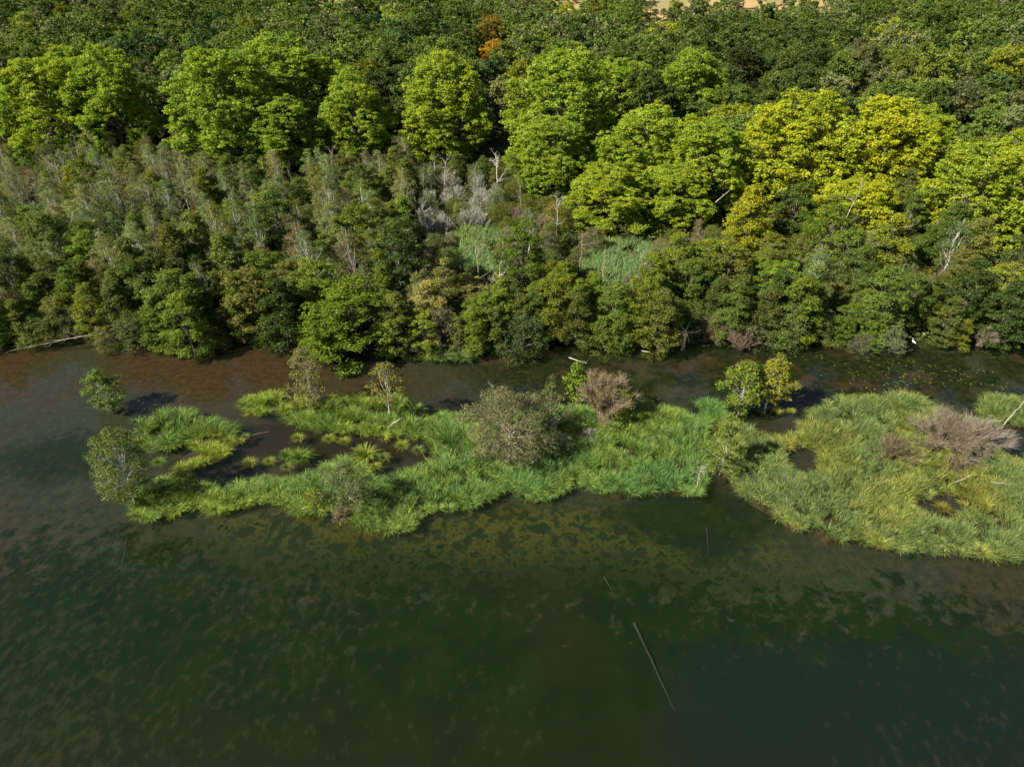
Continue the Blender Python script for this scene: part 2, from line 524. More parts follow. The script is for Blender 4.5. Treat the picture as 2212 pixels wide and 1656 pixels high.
def bare_bush_geo(seed, H, R, stems=34, tw=900, thick=0.03, leafn=0, leaf=0.14, tw_r=0.011, up=1.1):
    rng = np.random.default_rng(seed)
    tg, cg = Geo(), Geo()
    az = rng.uniform(0, 6.283, stems)
    el = rng.uniform(0.12, 1.0, stems)
    e = np.stack([np.cos(az) * R * el * 0.95, np.sin(az) * R * el * 0.95, H * np.sqrt(np.maximum(0.05, 1 - (el * 0.92) ** 2)) * rng.uniform(0.75, 1.0, stems)], 1)
    s = np.stack([rng.normal(0, R * 0.07, stems), rng.normal(0, R * 0.07, stems), np.full(stems, -0.15)], 1)
    sp = curve(s, e, 6, rng, 0.10, 0.05)
    tubes(tg, sp, thick * rng.uniform(0.6, 1.4, stems)[:, None] * np.linspace(1, 0.3, 6)[None], 4)
    w = rng.integers(0, stems, tw)
    q = rng.uniform(0.25, 1.0, tw)
    kk = np.clip((q * 5).astype(int), 0, 4)
    f = (q * 5 - kk)[:, None]
    a = sp[w, kk] * (1 - f) + sp[w, kk + 1] * f
    out = unit(a * np.array([1, 1, 0.6]) / max(R, H))
    dr = unit(out * 0.8 + np.array([0, 0, up * 0.6]) + rng.normal(size=(tw, 3)) * 0.55)
    ln = rng.uniform(0.12, 0.34, tw) * R
    b = a + dr * ln[:, None]
    b[:, 2] = np.maximum(b[:, 2], 0.1)
    tubes(tg, curve(a, b, 4, rng, 0.03, 0.05), tw_r * np.ones((tw, 1)) * np.array([[1.3, 1, .8, .45]]), 3)
    if leafn:
        wi = rng.integers(0, tw, leafn)
        pp = a[wi] + (b[wi] - a[wi]) * rng.uniform(0.2, 1.05, leafn)[:, None] + rng.normal(size=(leafn, 3)) * 0.09
        cl = np.clip(rng.normal(0.12, 0.2, stems), 0, 1)[w[wi]]
        leaves(cg, pp, rng.normal(size=(leafn, 3)) + np.array([0, 0, 0.6]), leaf, 0.5, None, cl, rng)
    return cg, tg

def dead_tree_geo(seed, H, trunk_r=0.12, limbs=9, tw=40, spread=0.28, lean=(0.05, 0.0)):
    rng = np.random.default_rng(seed)
    tg = Geo()
    k = 9
    z = np.linspace(-0.4, H, k)
    tp = np.stack([lean[0] * z + rng.normal(0, 0.01 * H, k), lean[1] * z + rng.normal(0, 0.01 * H, k), z], 1)
    tubes(tg, tp[None], (trunk_r * np.linspace(1.1, 0.16, k))[None], 6)
    z0 = rng.uniform(0.3, 0.92, limbs) * H
    a = np.stack([np.interp(z0, z, tp[:, j]) for j in range(3)], 1)
    az = rng.uniform(0, 6.28, limbs)
    ln = H * spread * rng.uniform(0.45, 1.1, limbs) * (1.15 - 0.6 * z0 / H)
    b = a + np.stack([np.cos(az) * ln, np.sin(az) * ln, ln * rng.uniform(0.2, 1.3, limbs)], 1)
    lp = curve(a, b, 5, rng, -0.04, 0.06)
    tubes(tg, lp, trunk_r * 0.36 * np.ones((limbs, 1)) * np.linspace(1, 0.3, 5)[None], 4)
    w = rng.integers(0, limbs, tw)
    kk = rng.integers(1, 5, tw)
    a2 = lp[w, kk]
    b2 = a2 + unit(rng.normal(size=(tw, 3)) + np.array([0, 0, 0.6])) * (H * spread * rng.uniform(0.12, 0.42, tw))[:, None]
    tubes(tg, curve(a2, b2, 3, rng, 0, 0.08), trunk_r * 0.13 * np.ones((tw, 1)) * np.array([[1, .7, .35]]), 3)
    return tg

def tussock_geo(seed, n=320, R=0.24, Ln=1.05, dead=0.12, width=0.032):
    rng = np.random.default_rng(seed)
    g = Geo()
    az = rng.uniform(0, 6.283, n)
    rr = R * np.sqrt(rng.uniform(0, 1, n))
    base = np.stack([np.cos(az) * rr, np.sin(az) * rr, np.full(n, -0.05)], 1)
    q = rr / R
    l = Ln * rng.uniform(0.6, 1.15, n)
    lean = np.clip(0.12 + 0.5 * q * rng.uniform(0.5, 1.2, n), 0, 0.85)
    drp = np.clip(0.12 + 0.5 * q * rng.uniform(0.4, 1.3, n), 0, 0.75)
    hue = np.where(rng.uniform(size=n) < dead, 1.0, np.clip(rng.normal(0.12, 0.15, n), 0, 1))
    blades(g, base, az + rng.normal(0, 0.4, n), l, lean, drp, width * rng.uniform(0.6, 1.3, n), np.clip(rng.normal(0.5, 0.25, n), 0, 1), hue, rng)
    return g

# ------------------------------------------------------------------ linking and tagging
def link(name, me, parent=None, color=None):
    o = bpy.data.objects.new(name, me)
    C.objects.link(o)
    if parent is not None:
        o.parent = parent
    if color is not None:
        o.color = (*color, 1.0)
    return o

def tag(o, label=None, cat=None, group=None, kind=None):
    if label:
        o['label'] = label
    if cat:
        o['category'] = cat
    if group:
        o['group'] = group
    if kind:
        o['kind'] = kind
    return o

class Kind:
    """a prototype: pairs (part name, mesh); place() makes one thing of it"""
    def __init__(self, name, parts):
        self.name, self.parts = name, parts
    def place(self, x, y, z, scale, rot, colors, label, cat, group=None, name=None, lean=(0, 0)):
        if len(self.parts) == 1 and self.parts[0][0] is None:
            e = bpy.data.objects.new(name or self.name, self.parts[0][1])
            e.color = (*colors[0], 1)
        else:
            e = bpy.data.objects.new(name or self.name, None)
            e.empty_display_size = 0.3
        C.objects.link(e)
        e.location = (x, y, z)
        e.rotation_euler = (lean[0], lean[1], rot)
        e.scale = scale if hasattr(scale, '__len__') else (scale,) * 3
        tag(e, label, cat, group)
        if e.type == 'EMPTY':
            for i, (pn, me) in enumerate(self.parts):
                link(pn, me, e, colors[min(i, len(colors) - 1)])
        return e

def make_kind(name, fn, variants, crown_name='crown', trunk_name='trunk', leafmat=None, barkmat=None):
    out = []
    for s in variants:
        cg, tg = fn(s)
        parts = []
        if cg is not None and cg.n:
            parts.append((crown_name, cg.mesh(name + '_' + crown_name, leafmat or M_LEAF)))
        parts.append((trunk_name, tg.mesh(name + '_' + trunk_name, barkmat or M_BARK, True)))
        out.append(Kind(name, parts))
    return out

PLANES = make_kind('plane_tree', lambda s: tree_geo(s, 20, 9.2, 0.4, dome, 50, 2.5, 34, 0.60, 56, 0.245, 1.15, 0.85, 0.45, 0.8, accent=0.2, upb=0.3, sub=2, soft=0.62), (11, 12, 13, 14, 15), leafmat=M_PLANE)
ALDERS = make_kind('alder_tree', lambda s: tree_geo(s, 10, 2.7 if s % 2 else 3.0, 0.4, cone if s % 3 == 0 else (oval if s % 2 else dome), 34, 1.0, 15, 0.38, 40, 0.135, 0.6, 0.8, 0.13, 0.93, accent=0.05, sub=3, upb=0.6), (21, 22, 23, 24, 25, 26))
BIRCHES = make_kind('birch_tree', lambda s: tree_geo(s, 11, 2.0, 3.6, oval, 20, 0.8, 11, 0.42, 26, 0.115, 0.9, 0.6, 0.10, 1.02, lean=(0.05 * math.cos(s), 0.05 * math.sin(s)), accent=0.06, sub=3, twigs=50), (31, 32, 33, 34, 35, 36), barkmat=M_WHITE)
WILLOWS = make_kind('willow_bush', lambda s: tree_geo(s, 4.2, 2.6, 0.25, bushy, 24, 0.9, 15, 0.40, 28, 0.125, 0.8, 0.42, 0.09, 0.7, accent=0.08, sub=4, twigs=120), (41, 42, 43, 44), 'foliage', 'stems')
BARE = make_kind('bare_bush', lambda s: bare_bush_geo(s, 3.2, 2.3, 34, 1500, 0.03, 500, 0.13), (51, 52, 53), 'leaves', 'branches', barkmat=M_TWIG)
DEAD = [Kind('dead_tree', [('trunk', dead_tree_geo(s, 9, 0.085, lean=(0.1 * math.cos(s * 2), 0.1 * math.sin(s))).mesh('dead_tree_trunk', M_WHITE, True))]) for s in (61, 62, 63, 64)]
for k_ in DEAD:
    k_.parts = [(None, k_.parts[0][1])]
TUFTS = [Kind('sedge_tussock', [(None, tussock_geo(s).mesh('sedge_tussock_blades', M_REED))]) for s in (71, 72, 73)]

def back_geo(s, H, R, nl, rl, nc, rc, nlf, size):
    return tree_geo(s, H, R, 1.5, dome, nl, rl, nc, rc, nlf, size, 0.8, 0.85, 0.22, 0.75, accent=0.08, sub=1)
BACKS = []
for s in (81, 82, 83, 84, 85, 86):
    cg, tg = back_geo(s, 11, 4.6, 20, 1.7, 20, 0.52, 30, 0.255)
    BACKS.append(Kind('broadleaf_tree', [('crown', cg.mesh('broadleaf_crown', M_LEAF)), ('trunk', tg.mesh('broadleaf_trunk', M_BARK, True))]))

# ------------------------------------------------------------------ the setting
def shore_y(x):
    return 73.5 + 1.1 * math.sin(x * 0.21 + 1) + 0.8 * math.sin(x * 0.53) - 0.9 * math.exp(-((x + 7) / 6) ** 2) * 2 + 0.35 * math.sin(x * 1.3)

def grid_sheet(name, xs, ys, zf, mat):
    X, Y = np.meshgrid(xs, ys)
    Z = zf(X, Y)
    V = np.stack([X, Y, Z], -1).reshape(-1, 3)
    nx, ny = len(xs), len(ys)
    i = np.arange(nx * ny).reshape(ny, nx)
    F = np.stack([i[:-1, :-1], i[:-1, 1:], i[1:, 1:], i[1:, :-1]], -1).reshape(-1, 4)
    o = link(name, mesh_from(name, V, F, np.zeros(len(F)), np.zeros(len(F)), mat, True))
    return tag(o, kind='structure')

def ground_z(X, Y):
    sh = 73.5 + 1.1 * np.sin(X * 0.21 + 1) + 0.8 * np.sin(X * 0.53) - 1.8 * np.exp(-((X + 7) / 6) ** 2) + 0.35 * np.sin(X * 1.3)
    d = Y - sh
    z = -1.4 + 1.75 / (1 + np.exp(-np.clip(d * 2.2, -30, 30)))
    z = z + 0.12 * np.sin(X * 0.7 + Y * 0.3) * (d > 2) * np.minimum(1, np.maximum(d - 2, 0) / 4)
    rise = np.clip((Y - 190) / 220, 0, 1)
    z = z + 5.0 * rise ** 1.5 * (0.55 + 0.45 * np.tanh(X / 90)) + 2.2 * np.sin(X * 0.021 + 1.3) * np.sin(Y * 0.018) * np.clip((Y - 160) / 60, 0, 1)
    return z

xs = np.concatenate([np.linspace(-6000, -260, 24)[:-1], np.linspace(-260, -90, 30)[:-1], np.linspace(-90, 90, 301), np.linspace(90, 260, 30)[1:], np.linspace(260, 6000, 24)[1:]])
ys = np.concatenate([np.linspace(66, 80, 57), np.linspace(81, 160, 60), np.linspace(165, 470, 50), np.linspace(500, 8000, 30)])
grid_sheet('ground', xs, ys, ground_z, M_GROUND)
fx = np.linspace(-700, 700, 120)
fy = np.concatenate([np.linspace(300, 470, 28), np.linspace(500, 3000, 20)])
grid_sheet('dry_field', fx, fy, lambda X, Y: ground_z(X, Y) + 0.25, M_FIELD)
lx = np.linspace(-900, 900, 60)
grid_sheet('lake_bed', lx, np.linspace(-500, 90, 30), lambda X, Y: X * 0 - 0.75, M_BED)
grid_sheet('lake_water', np.linspace(-900, 900, 3), np.array([-500.0, 0, 85.0]), lambda X, Y: X * 0, M_WATER)

# ------------------------------------------------------------------ reed islands
def pts(lst, z=0.0):
    return np.array([P(x, y, z)[:2] for x, y in lst])

def inside(poly, x, y):
    x, y = np.asarray(x), np.asarray(y)
    r = np.zeros(x.shape, bool)
    n = len(poly)
    for i in range(n):
        x1, y1 = poly[i]
        x2, y2 = poly[(i + 1) % n]
        c = ((y1 > y) != (y2 > y)) & (x < (x2 - x1) * (y - y1) / (y2 - y1 + 1e-12) + x1)
        r ^= c
    return r

BEDS = {
 'west': [(296, 1070), (300, 1112), (340, 1120), (405, 1100), (430, 1092), (470, 1103), (505, 1098), (535, 1086), (595, 1080), (638, 1102), (695, 1100), (765, 1115), (790, 1136), (835, 1147), (882, 1145), (910, 1102), (990, 1098), (1050, 1075), (1085, 1048),
          (1100, 1000), (1065, 998), (1045, 990), (1045, 965), (1030, 935), (1000, 905), (965, 898), (930, 905), (922, 925), (935, 960), (955, 998), (920, 1012), (865, 1034), (830, 1046), (800, 1034), (780, 1014), (742, 1000), (705, 1012), (672, 1032), (640, 1052), (600, 1042), (575, 1042), (530, 1054), (500, 1050), (465, 1058), (430, 1044), (395, 1034), (350, 1042)],
 'middle': [(1100, 1000), (1095, 1050), (1118, 1076), (1165, 1078), (1205, 1060), (1225, 1044), (1270, 1046), (1300, 1062), (1340, 1070), (1400, 1064), (1505, 1063), (1522, 1035), (1526, 965), (1520, 920), (1500, 906), (1440, 888), (1410, 878), (1370, 878), (1350, 905), (1345, 880), (1300, 895), (1240, 880), (1150, 890), (1060, 920), (1070, 985)],
 'north': [(526, 872), (530, 886), (560, 893), (605, 890), (628, 908), (673, 924), (720, 932), (765, 928), (795, 938), (835, 948), (860, 944), (905, 946), (925, 936), (918, 915), (900, 890), (882, 868), (850, 860), (800, 862), (745, 866), (700, 872), (660, 872), (620, 866), (590, 856), (550, 862)],
 'round': [(297, 925), (300, 955), (335, 968), (372, 966), (400, 955), (430, 942), (470, 948), (500, 942), (498, 925), (462, 912), (425, 905), (405, 890), (370, 893), (335, 895), (305, 908)],
 'link': [(388, 988), (392, 1004), (440, 1006), (482, 995), (488, 975), (462, 968), (430, 968), (404, 975)],
 'small': [(1508, 872), (1518, 898), (1535, 918), (1568, 916), (1560, 892), (1545, 874), (1525, 866)],
 'east': [(1552, 930), (1548, 1000), (1582, 1040), (1612, 1073), (1652, 1098), (1690, 1122), (1722, 1144), (1757, 1142), (1790, 1168), (1858, 1167), (1905, 1180), (1960, 1184), (2020, 1190), (2060, 1188), (2110, 1197), (2160, 1206), (2212, 1198), (2330, 1190), (2330, 1003), (2212, 1004), (2165, 998), (2148, 970), (2140, 945), (2150, 930), (2120, 910), (2060, 912), (2030, 892), (1995, 868), (1950, 852), (1862, 860), (1810, 866), (1760, 886), (1742, 908), (1722, 935), (1700, 955), (1672, 952), (1640, 940), (1600, 924), (1575, 920)],
 'far_east': [(2110, 872), (2125, 900), (2160, 916), (2212, 922), (2330, 930), (2330, 868), (2212, 866), (2150, 860)],
}
HOLES = [pts([(1700, 968), (1706, 1010), (1738, 1034), (1774, 1014), (1778, 978), (1742, 962)]),
         pts([(1972, 1080), (1980, 1108), (2030, 1128), (2078, 1122), (2082, 1080), (2040, 1060), (2005, 1070)]),
         pts([(1085, 985), (1070, 960), (1045, 958), (1048, 975)])]
BEDPTS = {k: pts(v) for k, v in BEDS.items()}

def vnoise(x, y, seed=0):
    """cheap smooth noise 0..1"""
    r = np.random.default_rng(seed)
    s = np.zeros(np.shape(x))
    w = 0
    for o in range(4):
        fr = 0.12 * 1.9 ** o
        a = 0.6 ** o
        for _ in range(3):
            th, ph = r.uniform(0, 6.28, 2)
            s = s + a * np.sin((x * math.cos(th) + y * math.sin(th)) * fr * r.uniform(0.7, 1.3) * 2 + ph)
            w += a
    return np.clip(0.5 + s / w * 1.3, 0, 1)

def bed_dist(poly, x, y):
    d = np.full(x.shape, 1e9)
    n = len(poly)
    for i in range(n):
        a, b = poly[i], poly[(i + 1) % n]
        ab = b - a
        t = np.clip(((x - a[0]) * ab[0] + (y - a[1]) * ab[1]) / (ab @ ab + 1e-9), 0, 1)
        d = np.minimum(d, np.hypot(x - a[0] - t * ab[0], y - a[1] - t * ab[1]))
    return d

def build_bed(name, poly, seed, density, label, color, lnm=1.0):
    rng = np.random.default_rng(seed)
    x0, y0 = poly.min(0)
    x1, y1 = poly.max(0)
    x0, y0, x1, y1 = x0 - .6, y0 - .6, x1 + .6, y1 + .6
    area = (x1 - x0) * (y1 - y0)
    n = int(area * density)
    x, y = rng.uniform(x0, x1, n), rng.uniform(y0, y1, n)
    ok = inside(poly, x, y) | (bed_dist(poly, x, y) < 0.22)
    for h in HOLES:
        ok &= ~inside(h, x, y)
    if name in ('round', 'link', 'north'):      # broken into lobes by little wet gaps
        ok &= vnoise(x * 8.0, y * 8.0, seed + 7) > 0.33
    x, y = x[ok], y[ok]
    d = bed_dist(poly, x, y)
    for h in HOLES:
        d = np.minimum(d, bed_dist(h, x, y))
    nt_ = len(x)
    nb = 68
    X, Y = np.repeat(x, nb), np.repeat(y, nb)
    D = np.repeat(d, nb)
    m = len(X)
    az = rng.uniform(0, 6.283, m)
    # prevailing bend varies over the bed
    pb = vnoise(X * 0.8, Y * 0.8, seed + 3) * 9.0
    pbs = np.where(D > 0.8, 0.5, 0.1)
    ax_, ay_ = np.cos(az) + pbs * np.cos(pb), np.sin(az) + pbs * np.sin(pb)
    az = np.arctan2(ay_, ax_)
    rr = 0.34 * np.sqrt(rng.uniform(0, 1, m))
    base = np.stack([X + np.cos(az) * rr, Y + np.sin(az) * rr, np.full(m, 0.02)], 1)
    mound = vnoise(x * 8.0, y * 8.0, seed + 7)
    hn = np.repeat(np.clip(0.45 * vnoise(x * 1.6, y * 1.6, seed + 8) + 0.75 * (mound - 0.1), 0, 1.1), nb)
    edge = np.clip(D / 1.2, 0, 1)
    Ln = lnm * (0.66 + 0.62 * hn) * (0.80 + 0.28 * edge) * rng.uniform(0.62, 1.15, m) * 0.99
    lean = np.clip(0.04 + 0.26 * rr / 0.34 * rng.uniform(0.4, 1.4, m) + 0.28 * (1 - edge), 0, 0.85)
    dr = np.clip(0.05 + 0.24 * rng.uniform(0.2, 1.5, m) + 0.25 * (1 - edge), 0, 0.8)
    # colour patches: bluish green sedge, yellow green, some straw
    pn = np.repeat(vnoise(x * 1.1, y * 1.1, seed + 11), nb)
    hue = np.clip((pn - 0.46) * 1.4, 0, 0.7) + rng.normal(0, 0.1, m) + 0.28 * (1 - edge) * rng.uniform(0, 1, m)
    straw = rng.uniform(size=m) < 0.05 + 0.12 * (1 - edge)
    hue = np.where(straw, 1.0, np.clip(hue, 0, 0.85))
    tint = np.clip(np.repeat(rng.uniform(0.1, 0.8, nt_), nb) + rng.normal(0, 0.3, m), 0, 1)
    g = Geo()
    blades(g, base, az, Ln, lean, dr, 0.033 * rng.uniform(0.6, 1.3, m), tint, hue, rng)
    o = link('sedge_bed', g.mesh('sedge_bed', M_REED), None, color)
    tag(o, label, 'sedge bed', 'sedge beds of the flooded island', 'stuff')

BLUEG, MIDG, YELG = (0.085, 0.175, 0.055), (0.12, 0.19, 0.045), (0.15, 0.205, 0.055)
specs = {
 'west': (3.3, 'long curving bed of green sedge in front of the brown lagoon', (0.108, 0.192, 0.050)),
 'middle': (3.3, 'dense bright sedge bed in front of the two bare grey brown bushes', (0.102, 0.190, 0.053)),
 'north': (3.3, 'yellow green sedge bed behind the lagoon, under the cone shaped sparse tree', (0.116, 0.198, 0.046)),
 'round': (3.3, 'rounded dark green sedge bed behind the leaning birch', (0.095, 0.168, 0.038)),
 'link': (3.3, 'small sedge bed joining the rounded bed to the long front bed', (0.12, 0.19, 0.04)),
 'small': (3.3, 'small green sedge bed beside the alder clump standing in water', (0.09, 0.18, 0.05)),
 'east': (3.3, 'largest sedge bed with small brown pools and a grey bare thicket', (0.125, 0.175, 0.060)),
 'far_east': (3.3, 'sedge bed behind the bare thicket, cut by the frame edge', (0.125, 0.175, 0.055)),
}
for i, (k, (dn, lb, col)) in enumerate(specs.items()):
    build_bed(k, BEDPTS[k], 100 + i * 17, dn, lb, col, 1.0 if k not in ('round', 'north') else 1.12)

import bmesh
def inset(poly, q):
    p0, p1 = np.roll(poly, 1, 0), np.roll(poly, -1, 0)
    t = p1 - p0
    t /= np.linalg.norm(t, axis=1)[:, None]
    area = 0.5 * np.sum(poly[:, 0] * p1[:, 1] - p1[:, 0] * poly[:, 1])
    nrm = np.stack([-t[:, 1], t[:, 0]], 1) * (1 if area > 0 else -1)
    return poly + nrm * q

def mud_island(poly):
    poly = inset(poly, 0.22)
    bm = bmesh.new()
    c = poly.mean(0)
    vs = [bm.verts.new((*p, -0.10)) for p in poly]
    es = [bm.edges.new((vs[i], vs[(i + 1) % len(vs)])) for i in range(len(vs))]
    for h in HOLES:
        if inside(poly, h[:, 0].mean(), h[:, 1].mean()):
            hv = [bm.verts.new((*p, -0.10)) for p in h]
            es += [bm.edges.new((hv[i], hv[(i + 1) % len(hv)])) for i in range(len(hv))]
    bmesh.ops.triangle_fill(bm, edges=es, use_beauty=True)
    r = bmesh.ops.extrude_face_region(bm, geom=bm.faces[:])
    for v in r['geom']:
        if isinstance(v, bmesh.types.BMVert):
            v.co.z = -0.72
    bmesh.ops.recalc_face_normals(bm, faces=bm.faces[:])
    me = bpy.data.meshes.new('mud_bank')
    bm.to_mesh(me)
    bm.free()
    me.materials.append(M_MUD)
    tag(link('mud_bank', me), kind='structure')
for k in BEDPTS:
    mud_island(BEDPTS[k])

# single tussocks
TUSS = [(540, 1002, .85, 1, 'round olive tussock alone in the lagoon, left of the other small one'), (584, 998, .7, 1, 'low olive tussock alone in the middle of the lagoon'),
        (650, 990, 1.35, 0, 'big dark green tussock standing alone in the brown lagoon'), (622, 985, .95, 0, 'green tussock touching the biggest lagoon tussock'),
        (622, 1010, .7, 2, 'small bluish tussock in front of the biggest lagoon tussock'), (574, 1036, .75, 2, 'grey green tussock at the lagoon edge of the long bed'),
        (531, 945, .6, 2, 'small dull tussock beside the thin floating stick'), (498, 955, .95, 1, 'yellow tussock at the lagoon end of the rounded bed'),
        (520, 955, .6, 1, 'little yellow tuft between the yellow tussock and the dull one'), (645, 948, .8, 1, 'yellow green tussock at the left foot of the north bed'),
        (745, 955, .75, 1, 'spread out yellow tussock in the mud below the north bed'), (713, 950, .8, 1, 'yellow tussock in shallow water below the north bed'),
        (790, 985, 1.5, 1, 'broad round tussock between the north bed and the front bed'), (830, 990, .8, 2, 'dull sedge tuft right of the broad round tussock'),
        (905, 975, .8, 2, 'grey green tuft alone in the right arm of the lagoon'), (870, 965, .9, 1, 'brownish yellow tuft on the mud behind the grey green tuft'),
        (770, 1040, .8, 1, 'upright yellow tuft on the near lagoon shore'), (812, 1010, .7, 1, 'small yellow tuft in front of the broad round tussock'),
        (450, 985, .9, 1, 'yellow green tuft left of the lagoon beside the small joining bed'), (470, 935, 1.2, 1, 'bright yellow tussock crowning the end of the rounded bed'),
        (440, 935, 1.2, 1, 'yellow tussock with arching blades on the rounded bed'), (425, 965, .9, 1, 'yellow green tussock between the rounded and joining beds'),
        (1678, 888, .8, 3, 'bright yellow green tuft right of the alder clump in open water'), (1708, 889, .6, 3, 'smaller bright tuft, further right of the alder clump'),
        (395, 1015, 1.1, 1, 'yellow green tussock in the shade right of the leaning birch'), (345, 1000, .8, 0, 'dark green tussock in the shadow of the leaning birch'),
        (940, 925, 1.4, 0, 'tall dark green tussock at the tip of the lagoon bed'), (2035, 1100, .9, 4, 'olive tuft on the mud of the small brown pool'),
        (1900, 1175, 1.0, 3, 'yellow green tussock on the front edge of the largest bed'), (2120, 1195, 1.1, 3, 'arching tussock at the nearest edge of the largest bed'),
        (960, 775, 1.5, 5, 'bluish sedge tussock on the far bank under the blond willow'), (1000, 774, 1.5, 5, 'wide bluish tussock on the far bank, right one of the pair'),
        (930, 774, 1.3, 0, 'smaller green tussock on the far bank under the blond willow'), (375, 755, 1.5, 1, 'light green tussock hanging over the far bank'),
        (1885, 744, 1.3, 3, 'pale straw green tussock on the far bank beside the white heron'), (1910, 746, 1.2, 3, 'straw coloured tussock on the far bank near the white heron'),
        (1850, 738, 1.2, 5, 'bluish tuft on the far bank left of the straw tussocks'), (1790, 745, 1.0, 1, 'small green tuft on the far bank'),
        (2100, 1070, 1.3, 4, 'brownish olive tuft between pool and thicket'), (2180, 1010, 1.2, 4, 'straw yellow tuft beside the pool at the frame edge')]
TC = [(0.085, 0.15, 0.028), (0.15, 0.20, 0.035), (0.11, 0.15, 0.05), (0.20, 0.25, 0.06), (0.13, 0.13, 0.03), (0.095, 0.16, 0.05)]
rg = random.Random(4)
for i, (px, py, s, c, lb) in enumerate(TUSS):
    p = P(px, py)
    z0 = max(0.0, float(ground_z(p[0], p[1]))) if p[1] > 68 else 0.02
    TUFTS[i % 3].place(p[0], p[1], z0, (s * 0.92, s * 0.92, s * 0.9), rg.uniform(0, 6), [TC[c]], lb, 'tussock', 'sedge tussocks')

# ------------------------------------------------------------------ plane trees and other landmarks
LANDMARKS = []   # (px, py, phrase)
def at_crown(cx, cy, w, h):
    """base point, radius and height of a tree whose crown fills this box of the design picture"""
    H = 12.0
    for _ in range(6):
        p = P(cx, cy, 0.55 * H)
        _, _, dep = proj(*p)
        kpx = FV / dep
        ang = math.atan2(CAM_H - 0.55 * H, p[1])
        H = 0.96 * h / kpx / (math.cos(ang) + 0.25 * math.sin(ang))
    return p[0], p[1], w / 2 / kpx, H

PL = [  # cx, cy, w, h, yellowness, label, phrase
 (-20, 235, 90, 170, 0.3, 'plane tree cut by the frame edge, left of the yellow speckled crown', 'the cut plane crown'),
 (95, 225, 180, 200, 0.62, 'large plane tree with yellow patches, leftmost whole crown of the row', 'the yellow speckled plane'),
 (235, 215, 170, 215, 0.35, 'green plane tree joined to the yellow speckled crown', 'the joined green plane'),
 (160, 180, 130, 140, 0.45, 'smaller plane crown rising between the first two whole planes', 'the smaller rear plane'),
 (490, 225, 220, 240, 0.15, 'bright green plane tree with rounded side, left half of the biggest clump', 'the bright green plane'),
 (625, 190, 220, 210, 0.12, 'tallest fresh green plane tree in the biggest clump', 'the tallest plane'),
 (600, 285, 180, 150, 0.12, 'low hanging green plane crown at the foot of the biggest clump', 'the low plane crown'),
 (765, 250, 150, 180, 0.5, 'plane tree with yellow green top beside the bare grey trunks', 'the plane beside grey trunks'),
 (965, 225, 175, 215, 0.75, 'upright plane tree with golden green top standing alone', 'the upright golden plane'),
 (1215, 235, 210, 250, 0.42, 'huge plane tree with yellow flecks behind the pale thicket', 'the huge flecked plane'),
 (1325, 210, 170, 160, 0.45, 'plane crown with olive top at the rear of the central clump', 'the olive topped plane'),
 (1195, 330, 160, 160, 0.35, 'green lower plane crown hanging over the grey dead trees', 'the lower green plane'),
 (1490, 200, 160, 175, 0.22, 'dull green plane tree with pointed top beside the dark wood', 'the pointed plane'),
 (1390, 330, 200, 190, 0.55, 'bright plane tree with yellow green skirt above the tall reeds', 'the skirted plane'),
 (1510, 350, 190, 190, 0.6, 'yellow green plane crown left of the thin leaning birches', 'the plane by leaning birches'),
 (1320, 425, 180, 130, 0.8, 'low yellow plane crown touching the grassy clearing', 'the low yellow plane'),
 (1450, 420, 160, 120, 0.6, 'low bushy plane crown between the clearing and the crossed logs', 'the low bushy plane'),
 (1715, 320, 220, 230, 0.95, 'golden plane tree with broad round crown', 'the golden plane'),
 (1905, 330, 200, 220, 1.15, 'most orange yellow plane tree of the row', 'the orange yellow plane'),
 (1850, 460, 170, 150, 1.1, 'low yellow orange plane crown behind the tall birch trunk', 'the low orange plane'),
 (1990, 320, 130, 180, 0.7, 'yellow green plane tree right of the most orange one', 'the neighbouring plane'),
 (2110, 420, 190, 230, 0.7, 'green gold plane tree behind the forked dead trunk', 'the green gold plane'),
 (2215, 390, 160, 210, 0.9, 'golden plane tree cut by the frame edge on the right side', 'the cut golden plane'),
]
for i, (cx, cy, w, h, yl, lb, phr) in enumerate(PL):
    x, y, R, H = at_crown(cx, cy, w, h)
    g_, y_ = np.array((0.155, 0.240, 0.030)), np.array((0.285, 0.325, 0.022))
    col = tuple(g_ + (y_ - g_) * min(1.15, yl * (0.84 if yl > 0.88 else 0.5)))
    PLANES[i % 5].place(x, y, float(ground_z(x, y)), (R / 9.0 * 1.17, R / 9.0 * 1.17, H / 20.0), i * 1.7, [col, (0.22, 0.19, 0.13)], lb, 'plane tree', 'plane trees of the tall row')
    LANDMARKS.append((cx, cy, phr, x, y, R * 0.8))

